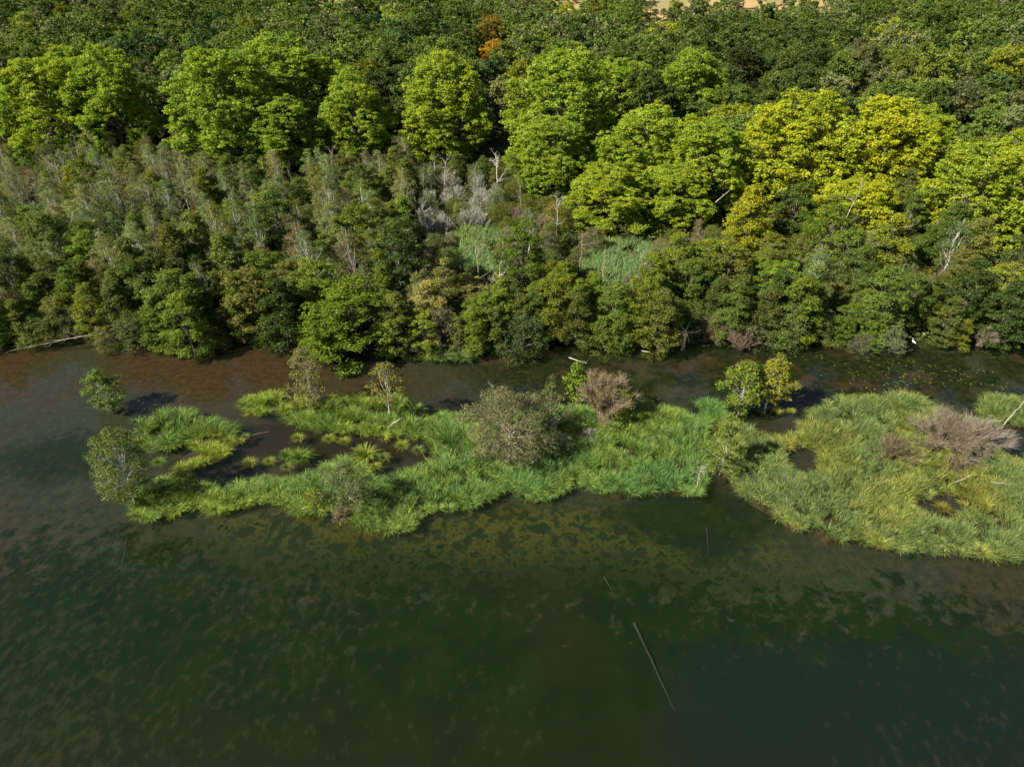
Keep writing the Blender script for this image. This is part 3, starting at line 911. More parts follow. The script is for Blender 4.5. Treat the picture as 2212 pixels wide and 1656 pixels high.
SPECIAL = [  # kind list, idx, cx, cy, w, h, colour, bark, name, category, label, phrase
 (BACKS, 0, 1065, 65, 70, 80, (0.16, 0.12, 0.015), 'broadleaf_tree', 'tree', 'reddish brown topped tree behind the orange autumn tree', 'the reddish brown tree'),
 (BACKS, 1, 1068, 112, 72, 70, (0.30, 0.17, 0.012), 'maple_tree', 'maple', 'orange autumn tree among the dark green wood', 'the orange autumn tree'),
 (BACKS, 2, 1222, 38, 46, 46, (0.26, 0.28, 0.02), 'broadleaf_tree', 'tree', 'small glowing lime yellow tree in the distant wood', 'the lime yellow tree'),
 (BACKS, 3, 485, 65, 60, 60, (0.02, 0.06, 0.018), 'broadleaf_tree', 'tree', 'blue green dark tree behind the biggest plane clump', 'the blue green tree'),
 (BACKS, 4, 300, 55, 60, 70, (0.11, 0.15, 0.015), 'broadleaf_tree', 'tree', 'bright green tree with yellow tip near the left of the distant wood', 'the yellow tipped tree'),
 (BACKS, 5, 315, 110, 60, 80, (0.09, 0.13, 0.015), 'broadleaf_tree', 'tree', 'green gold tree standing over the dark gap between plane clumps', 'the green gold tree'),
 (BACKS, 0, 395, 150, 90, 110, (0.055, 0.075, 0.022), 'oak_tree', 'oak', 'dull olive round tree left of the biggest plane clump', 'the dull olive round tree'),
 (BACKS, 1, 810, 60, 70, 50, (0.022, 0.05, 0.018), 'broadleaf_tree', 'tree', 'dark blue green tree in the distant wood, wider than its neighbours', 'the wide blue green tree'),
 (BACKS, 2, 1250, 75, 60, 50, (0.03, 0.085, 0.03), 'broadleaf_tree', 'tree', 'blue tinted green tree right below the lime yellow tree', 'the blue tinted tree'),
 (BACKS, 3, 1600, 150, 90, 110, (0.03, 0.04, 0.012), 'broadleaf_tree', 'tree', 'nearly black green tree beside the pointed plane', 'the blackish tree'),
 (BACKS, 4, 1680, 160, 60, 90, (0.085, 0.095, 0.05), 'cedar_tree', 'cedar', 'grey green layered tree in front of the dark wood', 'the grey layered tree'),
 (BACKS, 5, 1740, 190, 70, 70, (0.03, 0.075, 0.020), 'broadleaf_tree', 'tree', 'emerald green tree beside the grey layered tree', 'the emerald tree'),
 (BACKS, 0, 1800, 230, 60, 70, (0.20, 0.2, 0.015), 'broadleaf_tree', 'tree', 'small yellow flecked tree right of the black gap', 'the yellow flecked small tree'),
 (BACKS, 1, 1930, 50, 36, 70, (0.16, 0.2, 0.03), 'broadleaf_tree', 'tree', 'narrow pale green tree on the right hillside', 'the narrow pale tree'),
 (ALDERS, 0, 1615, 480, 130, 200, (0.20, 0.215, 0.016), 'maple_tree', 'maple', 'small yellow tree in front of the golden planes, near the brown thicket', 'the small yellow tree'),
 (ALDERS, 1, 760, 665, 190, 190, (0.085, 0.13, 0.014), 'alder_tree', 'alder', 'bright green alder leaning over the water beside the black gap', 'the bright green alder'),
 (ALDERS, 2, 700, 690, 130, 150, (0.09, 0.14, 0.015), 'alder_tree', 'alder', 'bright green alder with drooping left side next to the black gap', 'the drooping alder'),
 (ALDERS, 3, 605, 655, 115, 200, (0.035, 0.06, 0.012), 'alder_tree', 'alder', 'tall dark column shaped alder left of the black gap', 'the dark column alder'),
 (ALDERS, 4, 925, 665, 100, 125, (0.23, 0.22, 0.07), 'willow_tree', 'willow', 'pale blond willow standing on the far bank', 'the blond willow'),
 (ALDERS, 5, 1005, 640, 90, 80, (0.20, 0.18, 0.075), 'willow_tree', 'willow', 'straw coloured willow right behind the blond one', 'the straw coloured willow'),
 (ALDERS, 0, 1072, 660, 45, 85, (0.19, 0.22, 0.01), 'alder_tree', 'alder', 'vivid lime yellow little tree on the far bank', 'the lime little tree'),
 (ALDERS, 1, 1130, 560, 110, 170, (0.07, 0.11, 0.014), 'alder_tree', 'alder', 'tall fresh green alder between the two grassy clearings', 'the clearing alder'),
 (ALDERS, 2, 2185, 660, 110, 190, (0.045, 0.075, 0.018), 'alder_tree', 'alder', 'big dark alder on the far bank at the frame edge', 'the frame edge alder'),
 (WILLOWS, 0, 1130, 705, 130, 110, (0.055, 0.08, 0.03), 'willow_bush', 'willow', 'big round grey green willow bush overhanging the channel', 'the round grey willow'),
]
for (kl, idx, cx, cy, w, h, col, nm, cat, lb, phr) in SPECIAL:
    x, y, R, H = at_crown(cx, cy, w, h)
    ref = {id(BACKS): (4.6, 11), id(ALDERS): (2.7, 10), id(WILLOWS): (2.6, 4.2)}[id(kl)]
    kl[idx].place(x, y, float(ground_z(x, y)), (R / ref[0], R / ref[0], H / ref[1]), idx * 1.3 + cx, [col, (0.16, 0.14, 0.11)], lb, cat, None, nm)
    LANDMARKS.append((cx, cy, phr, x, y, R * 0.75))

# landmark bushes of the marsh wood
def spot(kl, px, py, s, col, bark, lb, cat, grp=None, rot=0.0, z=None, name=None, lean=(0, 0), order=None):
    p = P(px, py)
    zz = z if z is not None else (float(ground_z(p[0], p[1])) if p[1] > 70 else 0.0)
    cols = [col, bark] if kl[0].parts[0][0] is not None else [bark]
    o = kl[order or 0].place(p[0], p[1], zz, s, rot, cols, lb, cat, grp, name, lean)
    LANDMARKS.append((px, py, None, p[0], p[1], 1.5))
    return o

# ------------------------------------------------------------------ trees and bushes standing on the islands
isl = []
cg, tg = tree_geo(201, 4.9, 2.3, 0.2, oval, 20, 0.8, 11, 0.33, 34, 0.125, 0.5, 0.7, 0.09, 0.75, lean=(-0.14, 0.0), accent=0.12, sub=5, twigs=60)
isl.append((cg, tg, (243, 880), (0.10, 0.15, 0.035), (0.30, 0.28, 0.24), 'alder_tree', 'alder', 'crooked little alder standing alone in open water with its dark shadow', M_BARK))
cg, tg = tree_geo(202, 8.4, 2.7, 1.0, oval, 28, 0.95, 14, 0.42, 36, 0.115, 0.85, 0.6, 0.11, 0.95, lean=(0.05, 0.02), accent=0.15, sub=5, twigs=200)
isl.append((cg, tg, (290, 1082), (0.095, 0.125, 0.032), (0.42, 0.40, 0.37), 'birch_tree', 'birch', 'leaning birch with white trunk at the tip of the long sedge bed', M_WHITE))
cg, tg = tree_geo(203, 7.6, 2.2, 0.6, oval, 30, 0.75, 11, 0.34, 12, 0.14, 0.9, 0.6, 0.09, 0.97, lean=(-0.0, 0), accent=0.25, sub=6, twigs=420, upb=0.8)
isl.append((cg, tg, (676, 880), (0.13, 0.135, 0.045), (0.36, 0.32, 0.24), 'poplar_tree', 'tree', 'cone shaped sparse tree with olive leaves on the north sedge bed', M_BARK))
cg, tg = tree_geo(204, 7.4, 1.9, 2.0, oval, 16, 0.65, 9, 0.32, 15, 0.15, 0.8, 0.65, 0.09, 0.97, lean=(0.02, 0), accent=0.4, sub=5, twigs=140)
isl.append((cg, tg, (843, 905), (0.13, 0.14, 0.03), (0.40, 0.37, 0.32), 'alder_tree', 'alder', 'thin tree with orange tinged top and pale forked trunk on the north bed', M_WHITE))
cg, tg = tree_geo(205, 5.6, 2.4, 0.4, oval, 24, 0.85, 11, 0.38, 18, 0.13, 0.9, 0.5, 0.07, 0.95, lean=(-0.05, 0), accent=0.1, sub=5, twigs=260)
isl.append((cg, tg, (762, 1100), (0.10, 0.125, 0.05), (0.26, 0.24, 0.2), 'willow_bush', 'willow', 'grey green feathery willow on the front edge of the long sedge bed', M_BARK))
cg, tg = tree_geo(206, 2.6, 1.0, 0.1, oval, 10, 0.45, 7, 0.26, 12, 0.12, 0.9, 0.6, 0.04, 0.9, accent=0.3, sub=3, twigs=50)
isl.append((cg, tg, (680, 1098), (0.13, 0.155, 0.02), (0.2, 0.18, 0.12), 'willow_bush', 'willow', 'low yellow green bush in the sedge left of the feathery willow', M_BARK))
cg, tg = tree_geo(207, 7.6, 4.9, 0.9, oval, 44, 1.3, 15, 0.45, 30, 0.14, 0.85, 0.45, 0.12, 0.7, accent=0.15, sub=8, twigs=900, lean=(-0.02, 0.02))
isl.append((cg, tg, (1100, 985), (0.115, 0.125, 0.062), (0.30, 0.24, 0.18), 'willow_tree', 'willow', 'big rounded grey brown willow with a dead branch sticking from its top', M_TWIG))
cg, tg = tree_geo(208, 4.0, 2.8, 0.2, bushy, 18, 0.8, 10, 0.36, 12, 0.13, 0.8, 0.5, 0.07, 0.8, accent=0.15, sub=5, twigs=400)
isl.append((cg, tg, (1200, 938), (0.09, 0.11, 0.035), (0.28, 0.24, 0.2), 'willow_bush', 'willow', 'low tangled willow bush between the two big bare topped bushes', M_BARK))
cg, tg = tree_geo(209, 3.6, 1.1, 0.2, cone, 14, 0.5, 8, 0.26, 12, 0.14, 0.7, 0.6, 0.05, 0.95, accent=0.1, sub=3, twigs=40)
isl.append((cg, tg, (1190, 872), (0.075, 0.11, 0.04), (0.25, 0.23, 0.2), 'willow_bush', 'shrub', 'slim pointed grey green shrub behind the tangled willow', M_BARK))
cg, tg = tree_geo(210, 5.2, 1.5, 0.3, oval, 16, 0.65, 9, 0.32, 20, 0.17, 0.7, 0.7, 0.06, 0.95, lean=(-0.02, 0), accent=0.15, sub=3, twigs=30)
isl.append((cg, tg, (1245, 868), (0.11, 0.165, 0.015), (0.25, 0.23, 0.2), 'alder_tree', 'alder', 'bright green sapling clump left of the brown brush dome', M_BARK))
cg, tg = tree_geo(211, 4.4, 1.2, 1.2, oval, 12, 0.5, 9, 0.28, 18, 0.14, 0.9, 0.6, 0.06, 0.92, accent=0.35, sub=5, twigs=60)
isl.append((cg, tg, (1341, 918), (0.14, 0.165, 0.015), (0.5, 0.47, 0.42), 'birch_tree', 'birch', 'small birch with yellow green leaves in front of the brown brush dome', M_WHITE))
cg, tg = tree_geo(212, 6.4, 2.6, 0.5, oval, 28, 0.95, 13, 0.38, 20, 0.16, 0.8, 0.75, 0.13, 0.85, lean=(-0.03, 0), accent=0.12, sub=5, twigs=120)
isl.append((cg, tg, (1598, 885), (0.115, 0.16, 0.022), (0.36, 0.32, 0.26), 'alder_tree', 'alder', 'left alder of the twin clump standing in the water gap', M_BARK))
cg, tg = tree_geo(213, 6.6, 2.3, 1.2, oval, 24, 0.85, 12, 0.36, 18, 0.16, 0.8, 0.75, 0.14, 0.9, lean=(0.05, 0), accent=0.45, sub=6, twigs=300)
isl.append((cg, tg, (1655, 882), (0.15, 0.17, 0.018), (0.42, 0.38, 0.31), 'alder_tree', 'alder', 'right alder of the twin clump with pale trunks and yellow leaves', M_BARK))
cg, tg = tree_geo(214, 6.6, 2.3, 0.4, cone, 22, 0.75, 9, 0.36, 17, 0.16, 0.4, 0.6, 0.06, 0.97, accent=0.15, sub=4, twigs=60)
isl.append((cg, tg, (1556, 1015), (0.10, 0.14, 0.025), (0.42, 0.4, 0.36), 'alder_tree', 'alder', 'sparse layered alder in the cleft between the middle and largest beds', M_WHITE))
cg, tg = tree_geo(215, 2.6, 0.9, 0.2, oval, 10, 0.4, 7, 0.24, 10, 0.13, 0.7, 0.6, 0.04, 0.95, accent=0.1, sub=3, twigs=40)
isl.append((cg, tg, (895, 905), (0.05, 0.09, 0.03), (0.2, 0.18, 0.15), 'willow_bush', 'shrub', 'small dark shrub at the right end of the north bed', M_BARK))
for (cg, tg, (px, py), lc_, bc_, nm, cat, lb, bm_) in isl:
    p = P(px, py)
    bush = nm.endswith('bush')
    Kind(nm, [('foliage' if bush else 'crown', cg.mesh(nm + '_leaves', M_LEAF)), ('stems' if bush else 'trunk', tg.mesh(nm + '_wood', bm_, True))]).place(p[0], p[1], 0.0, 1.0, 0.0, [lc_, bc_], lb, cat)

BR = [  # bare bushes: px, py, H, R, twigs, colour, leaf colour, label
 (1300, 908, 5.6, 3.8, 4800, (0.30, 0.235, 0.145), (0.12, 0.12, 0.05), 'dome of bare brown brush behind the middle sedge bed'),
 (2035, 965, 3.0, 4.4, 4000, (0.26, 0.215, 0.155), (0.12, 0.11, 0.05), 'largest bare grey brown thicket on the largest sedge bed'),
 (2105, 965, 2.8, 3.4, 2600, (0.29, 0.245, 0.19), (0.12, 0.11, 0.05), 'bare thicket with pale sprawling limbs beside the edge pool'),
 (1925, 992, 2.0, 2.8, 2200, (0.20, 0.165, 0.095), (0.11, 0.10, 0.04), 'low brown thicket at the left end of the bare brush'),
 (2055, 1020, 1.7, 1.6, 1100, (0.22, 0.17, 0.10), (0.11, 0.10, 0.04), 'low olive brown brush pile in front of the bare thicket'),
 (735, 1120, 0.8, 1.2, 700, (0.30, 0.22, 0.16), (0.12, 0.12, 0.05), 'flat pile of dry twigs at the foot of the feathery willow'),
 (1098, 1000, 1.5, 1.1, 500, (0.24, 0.18, 0.14), (0.1, 0.1, 0.05), 'dry brown twigs at the foot of the big rounded willow'),
 (700, 868, 1.3, 0.5, 120, (0.36, 0.32, 0.27), (0.1, 0.1, 0.05), 'thin grey bare twig bush on the north bed'),
 (1270, 950, 1.0, 1.6, 500, (0.36, 0.33, 0.26), (0.1, 0.1, 0.05), 'low pale tangle of branches in front of the brown brush dome'),
 (1215, 965, 0.9, 1.4, 350, (0.36, 0.33, 0.26), (0.1, 0.1, 0.05), 'pale fallen branch tangle right of the big rounded willow'),
 (1600, 752, 2.6, 2.1, 1100, (0.22, 0.155, 0.115), (0.1, 0.09, 0.04), 'brown bare bush reaching over the channel from the far bank'),
 (2115, 745, 2.6, 1.9, 1300, (0.30, 0.23, 0.19), (0.1, 0.09, 0.04), 'pinkish grey pile of dead branches on the far bank'),
 (1225, 742, 1.6, 0.8, 300, (0.30, 0.24, 0.21), (0.1, 0.09, 0.04), 'small grey dead brush on the far bank right of the round grey willow'),
]
for i, (px, py, H, R, tw, col, lcol, lb) in enumerate(BR):
    cg, tg = bare_bush_geo(300 + i, H, R, 40, tw, 0.032, int(tw * 0.35), 0.12, 0.014)
    p = P(px, py)
    zz = max(0.0, float(ground_z(p[0], p[1]))) if p[1] > 70 else 0.03
    Kind('bare_bush', [('leaves', cg.mesh('bare_bush_leaves', M_LEAF)), ('branches', tg.mesh('bare_bush_branches', M_TWIG, True))]).place(p[0], p[1], zz, 1.0, 0.0, [lcol, col], lb, 'bush', 'bare brushy bushes')
    if py < 760:
        LANDMARKS.append((px, py, None, p[0], p[1], R * 0.8))

def single_dead(px, py, H, seed, col, lb, tr=0.09, limbs=8, tw=40, spread=0.3, lean=(0, 0), nm='dead_tree', cat='dead tree', z=None):
    p = P(px, py)
    zz = z if z is not None else (max(0.0, float(ground_z(p[0], p[1]))) if p[1] > 70 else 0.0)
    me = dead_tree_geo(seed, H, tr, limbs, tw, spread, lean).mesh(nm, M_WHITE, True)
    o = link(nm, me, None, col)
    o.location = (p[0], p[1], zz)
    tag(o, lb, cat)
    return o
single_dead(1504, 1058, 3.3, 401, (0.42, 0.38, 0.30), 'small bare grey tree at the near corner of the middle bed', 0.04, 14, 130, 0.34)
single_dead(2168, 918, 4.0, 402, (0.5, 0.46, 0.4), 'thin bare pole leaning over the far right sedge bed', 0.05, 3, 8, 0.25, (0.33, 0.05))
single_dead(1085, 870, 2.6, 403, (0.42, 0.36, 0.28), 'forked dead branch sticking up above the big rounded willow', 0.07, 6, 30, 0.4, (-0.5, 0.1))
single_dead(1765, 610, 15, 404, (0.40, 0.35, 0.29), 'tallest pale birch trunk in front of the low orange plane', 0.10, 12, 60, 0.14, (0.16, 0.0))
single_dead(1740, 560, 9, 405, (0.55, 0.5, 0.44), 'thin bare pole left of the tallest pale trunk', 0.08, 5, 20, 0.14, (0.22, 0.0))
single_dead(2035, 540, 12, 406, (0.48, 0.38, 0.33), 'forked dead trunk with upswept pinkish limbs', 0.20, 14, 90, 0.42, (0.10, 0.0))
single_dead(1905, 590, 8, 407, (0.48, 0.38, 0.28), 'bare reddish trunk pair member in front of the low orange plane', 0.12, 10, 60, 0.35, (0.12, 0.0))
single_dead(1890, 595, 7.5, 408, (0.48, 0.38, 0.28), 'bare straight trunk just left of the reddish leaning trunk', 0.11, 6, 40, 0.2, (0.02, 0.0))
single_dead(2112, 615, 6.0, 409, (0.5, 0.46, 0.4), 'white bare pole near the frame edge above the pinkish brush pile', 0.08, 5, 20, 0.2, (0.2, 0.0))
single_dead(1880, 700, 3.2, 410, (0.6, 0.56, 0.5), 'short broken white trunk leaning over dark bushes on the far bank', 0.10, 6, 20, 0.5, (0.5, 0.1))
single_dead(1073, 660, 6.5, 411, (0.6, 0.56, 0.5), 'white dead birch above the lime little tree', 0.10, 9, 50, 0.25, (0.1, 0.0))
single_dead(850, 665, 5.0, 412, (0.62, 0.58, 0.52), 'bare white birch trunk leaning left behind the bright green alder', 0.09, 5, 20, 0.2, (-0.35, 0.0))
single_dead(1252, 600, 7.0, 413, (0.38, 0.28, 0.2), 'reddish bare trunk standing in the middle marsh', 0.10, 10, 40, 0.15, (0, 0))
single_dead(1300, 615, 6.0, 414, (0.38, 0.28, 0.2), 'reddish bare trunk at the edge of the right clearing', 0.10, 8, 40, 0.15, (0.02, 0))
single_dead(1495, 485, 6.0, 415, (0.5, 0.44, 0.38), 'long pale log leaning right beside the low bushy plane', 0.13, 5, 20, 0.12, (1.0, 0.1), 'fallen_tree', 'fallen tree')
single_dead(1500, 480, 5.5, 416, (0.5, 0.44, 0.38), 'pale log crossing the other leaning log', 0.12, 5, 20, 0.12, (-0.8, -0.2), 'fallen_tree', 'fallen tree')
single_dead(268, 290, 7.0, 417, (0.6, 0.56, 0.5), 'forked white dead tree below the joined green plane', 0.13, 8, 20, 0.3, (0.0, 0))
single_dead(1075, 425, 8.0, 418, (0.55, 0.5, 0.45), 'white forked birch trunk above the pale thicket', 0.16, 8, 40, 0.35, (-0.02, 0))
single_dead(800, 290, 8.0, 419, (0.45, 0.42, 0.37), 'grey bare tree before the plane with yellow green top', 0.12, 14, 120, 0.3, (0, 0))
single_dead(480, 630, 5.0, 420, (0.6, 0.57, 0.52), 'white curved dead trunk in the left marsh wood', 0.09, 12, 60, 0.4, (-0.1, 0))

def log_obj(nm, cat, lb, a, b, r, col, z0, z1, limbs=0, seed=0, mat=None):
    rng = np.random.default_rng(seed)
    A, B = P(*a, z0), P(*b, z1)
    g = Geo()
    c = curve(A[None], B[None], 8, rng, 0.0, 0.008 if nm == 'sunken_log' else 0.025)
    c -= A
    tubes(g, c, (r * np.linspace(1, 0.3, 8) * rng.uniform(0.8, 1.2, 8))[None], 6)
    if limbs:
        s = c[0, rng.integers(2, 8, limbs)]
        ln = np.linalg.norm(B - A)
        d = unit(unit(B - A)[None] * 0.8 + rng.normal(size=(limbs, 3)) * np.array([.7, .7, .45]))
        e = s + d * ln * rng.uniform(0.12, 0.35, limbs)[:, None]
        e[:, 2] = np.clip(e[:, 2], min(z0, z1) - A[2] - .02, None)
        tubes(g, curve(s, e, 4, rng, 0, 0.06), r * 0.4 * np.ones((limbs, 1)) * np.linspace(1, .3, 4)[None], 4)
    o = link(nm, g.mesh(nm, mat or M_WHITE, True), None, col)
    o.location = A
    tag(o, lb, cat)
    return o
log_obj('fallen_tree', 'fallen tree', 'long thin grey trunk lying in the water under the left bank', (235, 720), (22, 758), 0.08, (0.20, 0.18, 0.14), 1.6, 0.02, 7, 1)
log_obj('floating_branch', 'branch', 'pale forked branch floating near the far bank', (1229, 772), (1266, 784), 0.05, (0.5, 0.44, 0.33), 0.05, 0.05, 7, 2)
log_obj('floating_branch', 'branch', 'thin pale branch floating below the bushes, left of the white stump', (1385, 757), (1425, 762), 0.05, (0.5, 0.46, 0.36), 0.05, 0.08, 4, 3)
log_obj('floating_stick', 'stick', 'thin straight stick floating in the brown lagoon', (538, 942), (580, 932), 0.03, (0.34, 0.26, 0.2), 0.03, 0.03, 1, 4)
log_obj('sprawling_limb', 'branch', 'long pale limb arching right out of the bare thicket', (2030, 975), (2160, 925), 0.06, (0.4, 0.32, 0.28), 0.3, 1.3, 9, 5)
log_obj('sprawling_limb', 'branch', 'pale limb stretching from the thicket towards the edge pool', (2085, 990), (2150, 930), 0.05, (0.42, 0.34, 0.28), 0.3, 1.0, 8, 6)
log_obj('sprawling_limb', 'branch', 'pinkish limb rising left inside the bare thicket', (1990, 990), (2060, 930), 0.05, (0.38, 0.3, 0.27), 0.3, 1.4, 8, 7)
log_obj('dead_limb', 'branch', 'pale dead limb sticking out right of the brown brush dome', (1325, 900), (1376, 862), 0.06, (0.42, 0.38, 0.3), 0.4, 1.4, 12, 8)
log_obj('dead_limb', 'branch', 'white stick lying on the largest bed near the frame edge', (2140, 1040), (2190, 1045), 0.03, (0.42, 0.39, 0.33), 0.9, 0.9, 2, 9)
log_obj('dead_limb', 'branch', 'pale crooked stick on sedge above the small brown pool', (2060, 1042), (2100, 1025), 0.03, (0.55, 0.5, 0.38), 0.9, 1.1, 4, 10)
log_obj('dead_limb', 'branch', 'white forked dead branch among tussocks below the orange tinged tree', (835, 925), (865, 905), 0.05, (0.6, 0.56, 0.5), 0.2, 1.3, 8, 11)
log_obj('fallen_tree', 'fallen tree', 'long thin log lying behind the right grassy clearing', (1275, 525), (1345, 528), 0.12, (0.4, 0.32, 0.24), 0.6, 0.6, 2, 12)
SUNK = [((1370, 1345), (1458, 1535), 0.20, 'longest pale sunken log slanting down through the green water'), ((1305, 1245), (1330, 1290), 0.16, 'faint sunken log in line with the longest one'),
        ((275, 1160), (255, 1290), 0.16, 'faint upright sunken log below the leaning birch'), ((1527, 1140), (1530, 1200), 0.13, 'sunken pole below the cleft between the beds')]
M_SUNK = plain_mat('sunken_wood', (0.020, 0.0195, 0.012), 0.95, 0.3, 1.5)
for i, (a, b, r, lb) in enumerate(SUNK):
    log_obj('sunken_log', 'log', lb, a, b, r * 0.6, (0.2, 0.2, 0.2), -0.71, -0.77, 0, 20 + i, M_SUNK)

# white broken stump on the far bank
p = P(1476, 748)
g = Geo()
rng = np.random.default_rng(5)
z = np.linspace(-0.5, 2.4, 8)
tubes(g, np.stack([0.05 * np.sin(z * 2), 0.04 * np.cos(z), z], 1)[None], np.array([[.30, .24, .16, .15, .2, .24, .22, .1]]), 8)
s = np.array([[0, 0, 2.0]]).repeat(16, 0)
e = s + unit(rng.normal(size=(16, 3)) * np.array([1, 1, .5]) + np.array([0.2, 0, .5])) * rng.uniform(0.8, 1.9, 16)[:, None]
tubes(g, curve(s, e, 4, rng, 0.02, 0.08), 0.05 * np.ones((16, 1)) * np.linspace(1, .3, 4)[None], 4)
o = link('broken_stump', g.mesh('broken_stump', M_WHITE, True), None, (0.62, 0.52, 0.34))
o.location = (p[0], p[1], 0.0)
tag(o, 'pale broken willow stump rising out of the water at the far bank', 'stump')

# the white heron
def heron(px, py):
    x, y, z = P(px, py)
    z = max(float(ground_z(x, y)), -0.04)
    root = bpy.data.objects.new('heron', None)
    C.objects.link(root)
    root.location = (x, y, z)
    tag(root, 'white heron standing at the foot of the dark bushes on the far bank', 'heron')
    g = Geo()
    path = np.array([[-.34, 0, .42], [-.22, 0, .50], [-.05, 0, .58], [.10, 0, .66], [.17, 0, .76], [.13, 0, .88], [.15, 0, 1.0], [.20, 0, 1.04], [.24, 0, 1.03]])
    tubes(g, path[None], np.array([[.02, .09, .13, .10, .05, .035, .035, .04, .015]]), 10)
    link('body', g.mesh('heron_body', plain_mat('white_feathers', (0.8, 0.8, 0.78), 0.7, 0.05), True), root)
    g = Geo()
    tubes(g, np.array([[[.235, 0, 1.03], [.36, 0, 1.0]]]), np.array([[.014, .003]]), 6)
    link('beak', g.mesh('heron_beak', plain_mat('yellow_beak', (0.5, 0.35, 0.05)), True), root)
    for sy in (-.05, .05):
        g = Geo()
        tubes(g, np.array([[[0, sy, .52], [.02, sy, .28], [0, sy, 0.0]]]), np.array([[.02, .012, .01]]), 5)
        link('leg', g.mesh('heron_leg', plain_mat('dark_leg', (0.05, 0.05, 0.04)), True), root)
    root.rotation_euler = (0, 0, 2.6)
heron(1970, 746)

# lily pads: uncountable yellow green leaves on the right half of the channel
rng = np.random.default_rng(77)
g = Geo()
cl = [(1660, 797, 3, .8), (1880, 790, 5, .9), (1920, 808, 6, 1.0), (1990, 800, 6, .9), (2000, 822, 5, .9), (1950, 830, 4, .7), (1960, 785, 4, .6), (2100, 800, 4, .7), (2060, 815, 5, 1), (1840, 810, 3, .7), (1750, 770, 3, .6), (2150, 830, 4, .8), (1690, 770, 4, .5), (1900, 835, 5, 1)]
for (px, py, n, sp) in cl:
    c = P(px, py)
    for _ in range(n * 3):
        q = c[:2] + rng.normal(size=2) * np.array([2.4, 0.8]) * sp
        r = rng.uniform(0.05, 0.13)
        a0 = rng.uniform(0, 6.28)
        for k in range(3):
            aa = a0 + np.array([0, 1.0, 2.0]) + k * 1.95
            V = [[q[0], q[1], 0.012]] + [[q[0] + r * math.cos(t), q[1] + r * math.sin(t), 0.012 + rng.uniform(0, .01)] for t in aa]
            g.add(V, [[0, 1, 2, 3]], rng.uniform(), rng.uniform(0, 0.6))
tag(link('lily_pads', g.mesh('lily_pads', M_LEAF), None, (0.10, 0.125, 0.03)), 'scattered yellow green lily pads floating on the dark channel', 'lily pads', None, 'stuff')

# ------------------------------------------------------------------ the marsh wood
for q_ in ((1476, 748, 2.3), (1476, 725, 1.5), (1970, 740, 2.8), (1970, 752, 2.5)):
    LANDMARKS.append((q_[0], q_[1], None, P(q_[0], q_[1])[0], P(q_[0], q_[1])[1], q_[2]))
rng = np.random.default_rng(9)
GLADES = [(1035, 548, 56, 42), (1330, 578, 66, 40), (1260, 480, 50, 22)]
def in_glade(px, py, grow=1.0):
    for (gx, gy, rx, ry) in GLADES:
        if ((px - gx) / (rx * grow)) ** 2 + ((py - gy) / (ry * grow)) ** 2 < 1:
            return True
    return False

DIRS = {'l': 'left of', 'r': 'right of', 'b': 'behind', 'f': 'in front of'}
PHR = [l for l in LANDMARKS if l[2]] + [
    (990, 440, 'the pale dead thicket', *P(990, 440, 2)[:2], 0), (1035, 545, 'the left clearing', *P(1035, 545)[:2], 0), (1330, 575, 'the right clearing', *P(1330, 575)[:2], 0),
    (1475, 745, 'the white stump', *P(1475, 745)[:2], 0), (1970, 728, 'the white heron', *P(1970, 728)[:2], 0), (2115, 700, 'the pinkish brush pile', *P(2115, 740)[:2], 0),
    (1600, 735, 'the bank bare bush', *P(1600, 745)[:2], 0), (2035, 460, 'the forked dead trunk', *P(2035, 520)[:2], 0), (1765, 500, 'the tallest pale trunk', *P(1765, 600)[:2], 0),
    (480, 560, 'the curved dead trunk', *P(480, 620)[:2], 0), (268, 290, 'the forked white tree', *P(268, 290)[:2], 0), (850, 640, 'the leaning white trunk', *P(850, 660)[:2], 0),
    (1500, 460, 'the crossed logs', *P(1500, 470)[:2], 0), (100, 740, 'the long fallen trunk', *P(100, 735)[:2], 0), (1252, 560, 'the reddish trunk', *P(1252, 600)[:2], 0),
    (385, 350, 'the rust coloured brush', *P(385, 350)[:2], 0), (1510, 560, 'the brown thicket', *P(1510, 560)[:2], 0), (240, 470, 'the rusty bush patch', *P(240, 470)[:2], 0),
    (375, 755, 'the light green bank tussock', *P(375, 755)[:2], 0), (1735, 40, 'the open dry field', *P(1735, 20)[:2], 0)]
pending = []
def near_phrase(px, py):
    best, bd = None, 1e9
    for l in PHR:
        d = math.hypot(px - l[0], (py - l[1]) * 1.4)
        if d < bd:
            best, bd = l, d
    dx, dy = px - best[0], (py - best[1]) * 1.4
    if abs(dx) > abs(dy):
        return ('left of ' if dx < 0 else 'right of ') + best[2]
    return ('behind ' if dy < 0 else 'in front of ') + best[2]

RANK = ['first', 'second', 'third', 'fourth', 'fifth', 'sixth', 'seventh', 'eighth', 'ninth', 'tenth']
NUM = ['', 'one', 'two', 'three', 'four', 'five', 'six', 'seven', 'eight', 'nine', 'ten']
def flush_labels(batch):
    """batch: (object, adjective, noun, px, py); gives each a label that singles it out"""
    cells = {}
    for (o, adj, noun, px, py) in batch:
        cells.setdefault((adj + ' ' + noun, near_phrase(px, py)), []).append((px, o))
    for (what, ph), lst in cells.items():
        lst.sort(key=lambda q: q[0])
        n = len(lst)
        for i, (_, o) in enumerate(lst):
            if n == 1:
                o['label'] = f'{what} {ph}'
            elif n <= 10:
                o['label'] = f'{what} {ph}, {RANK[i]} from left'
            else:
                w = 'near its left side' if i < n / 3 else ('near its middle' if i < 2 * n / 3 else 'near its right side')
                o['label'] = f'{what} {ph}, {w}'

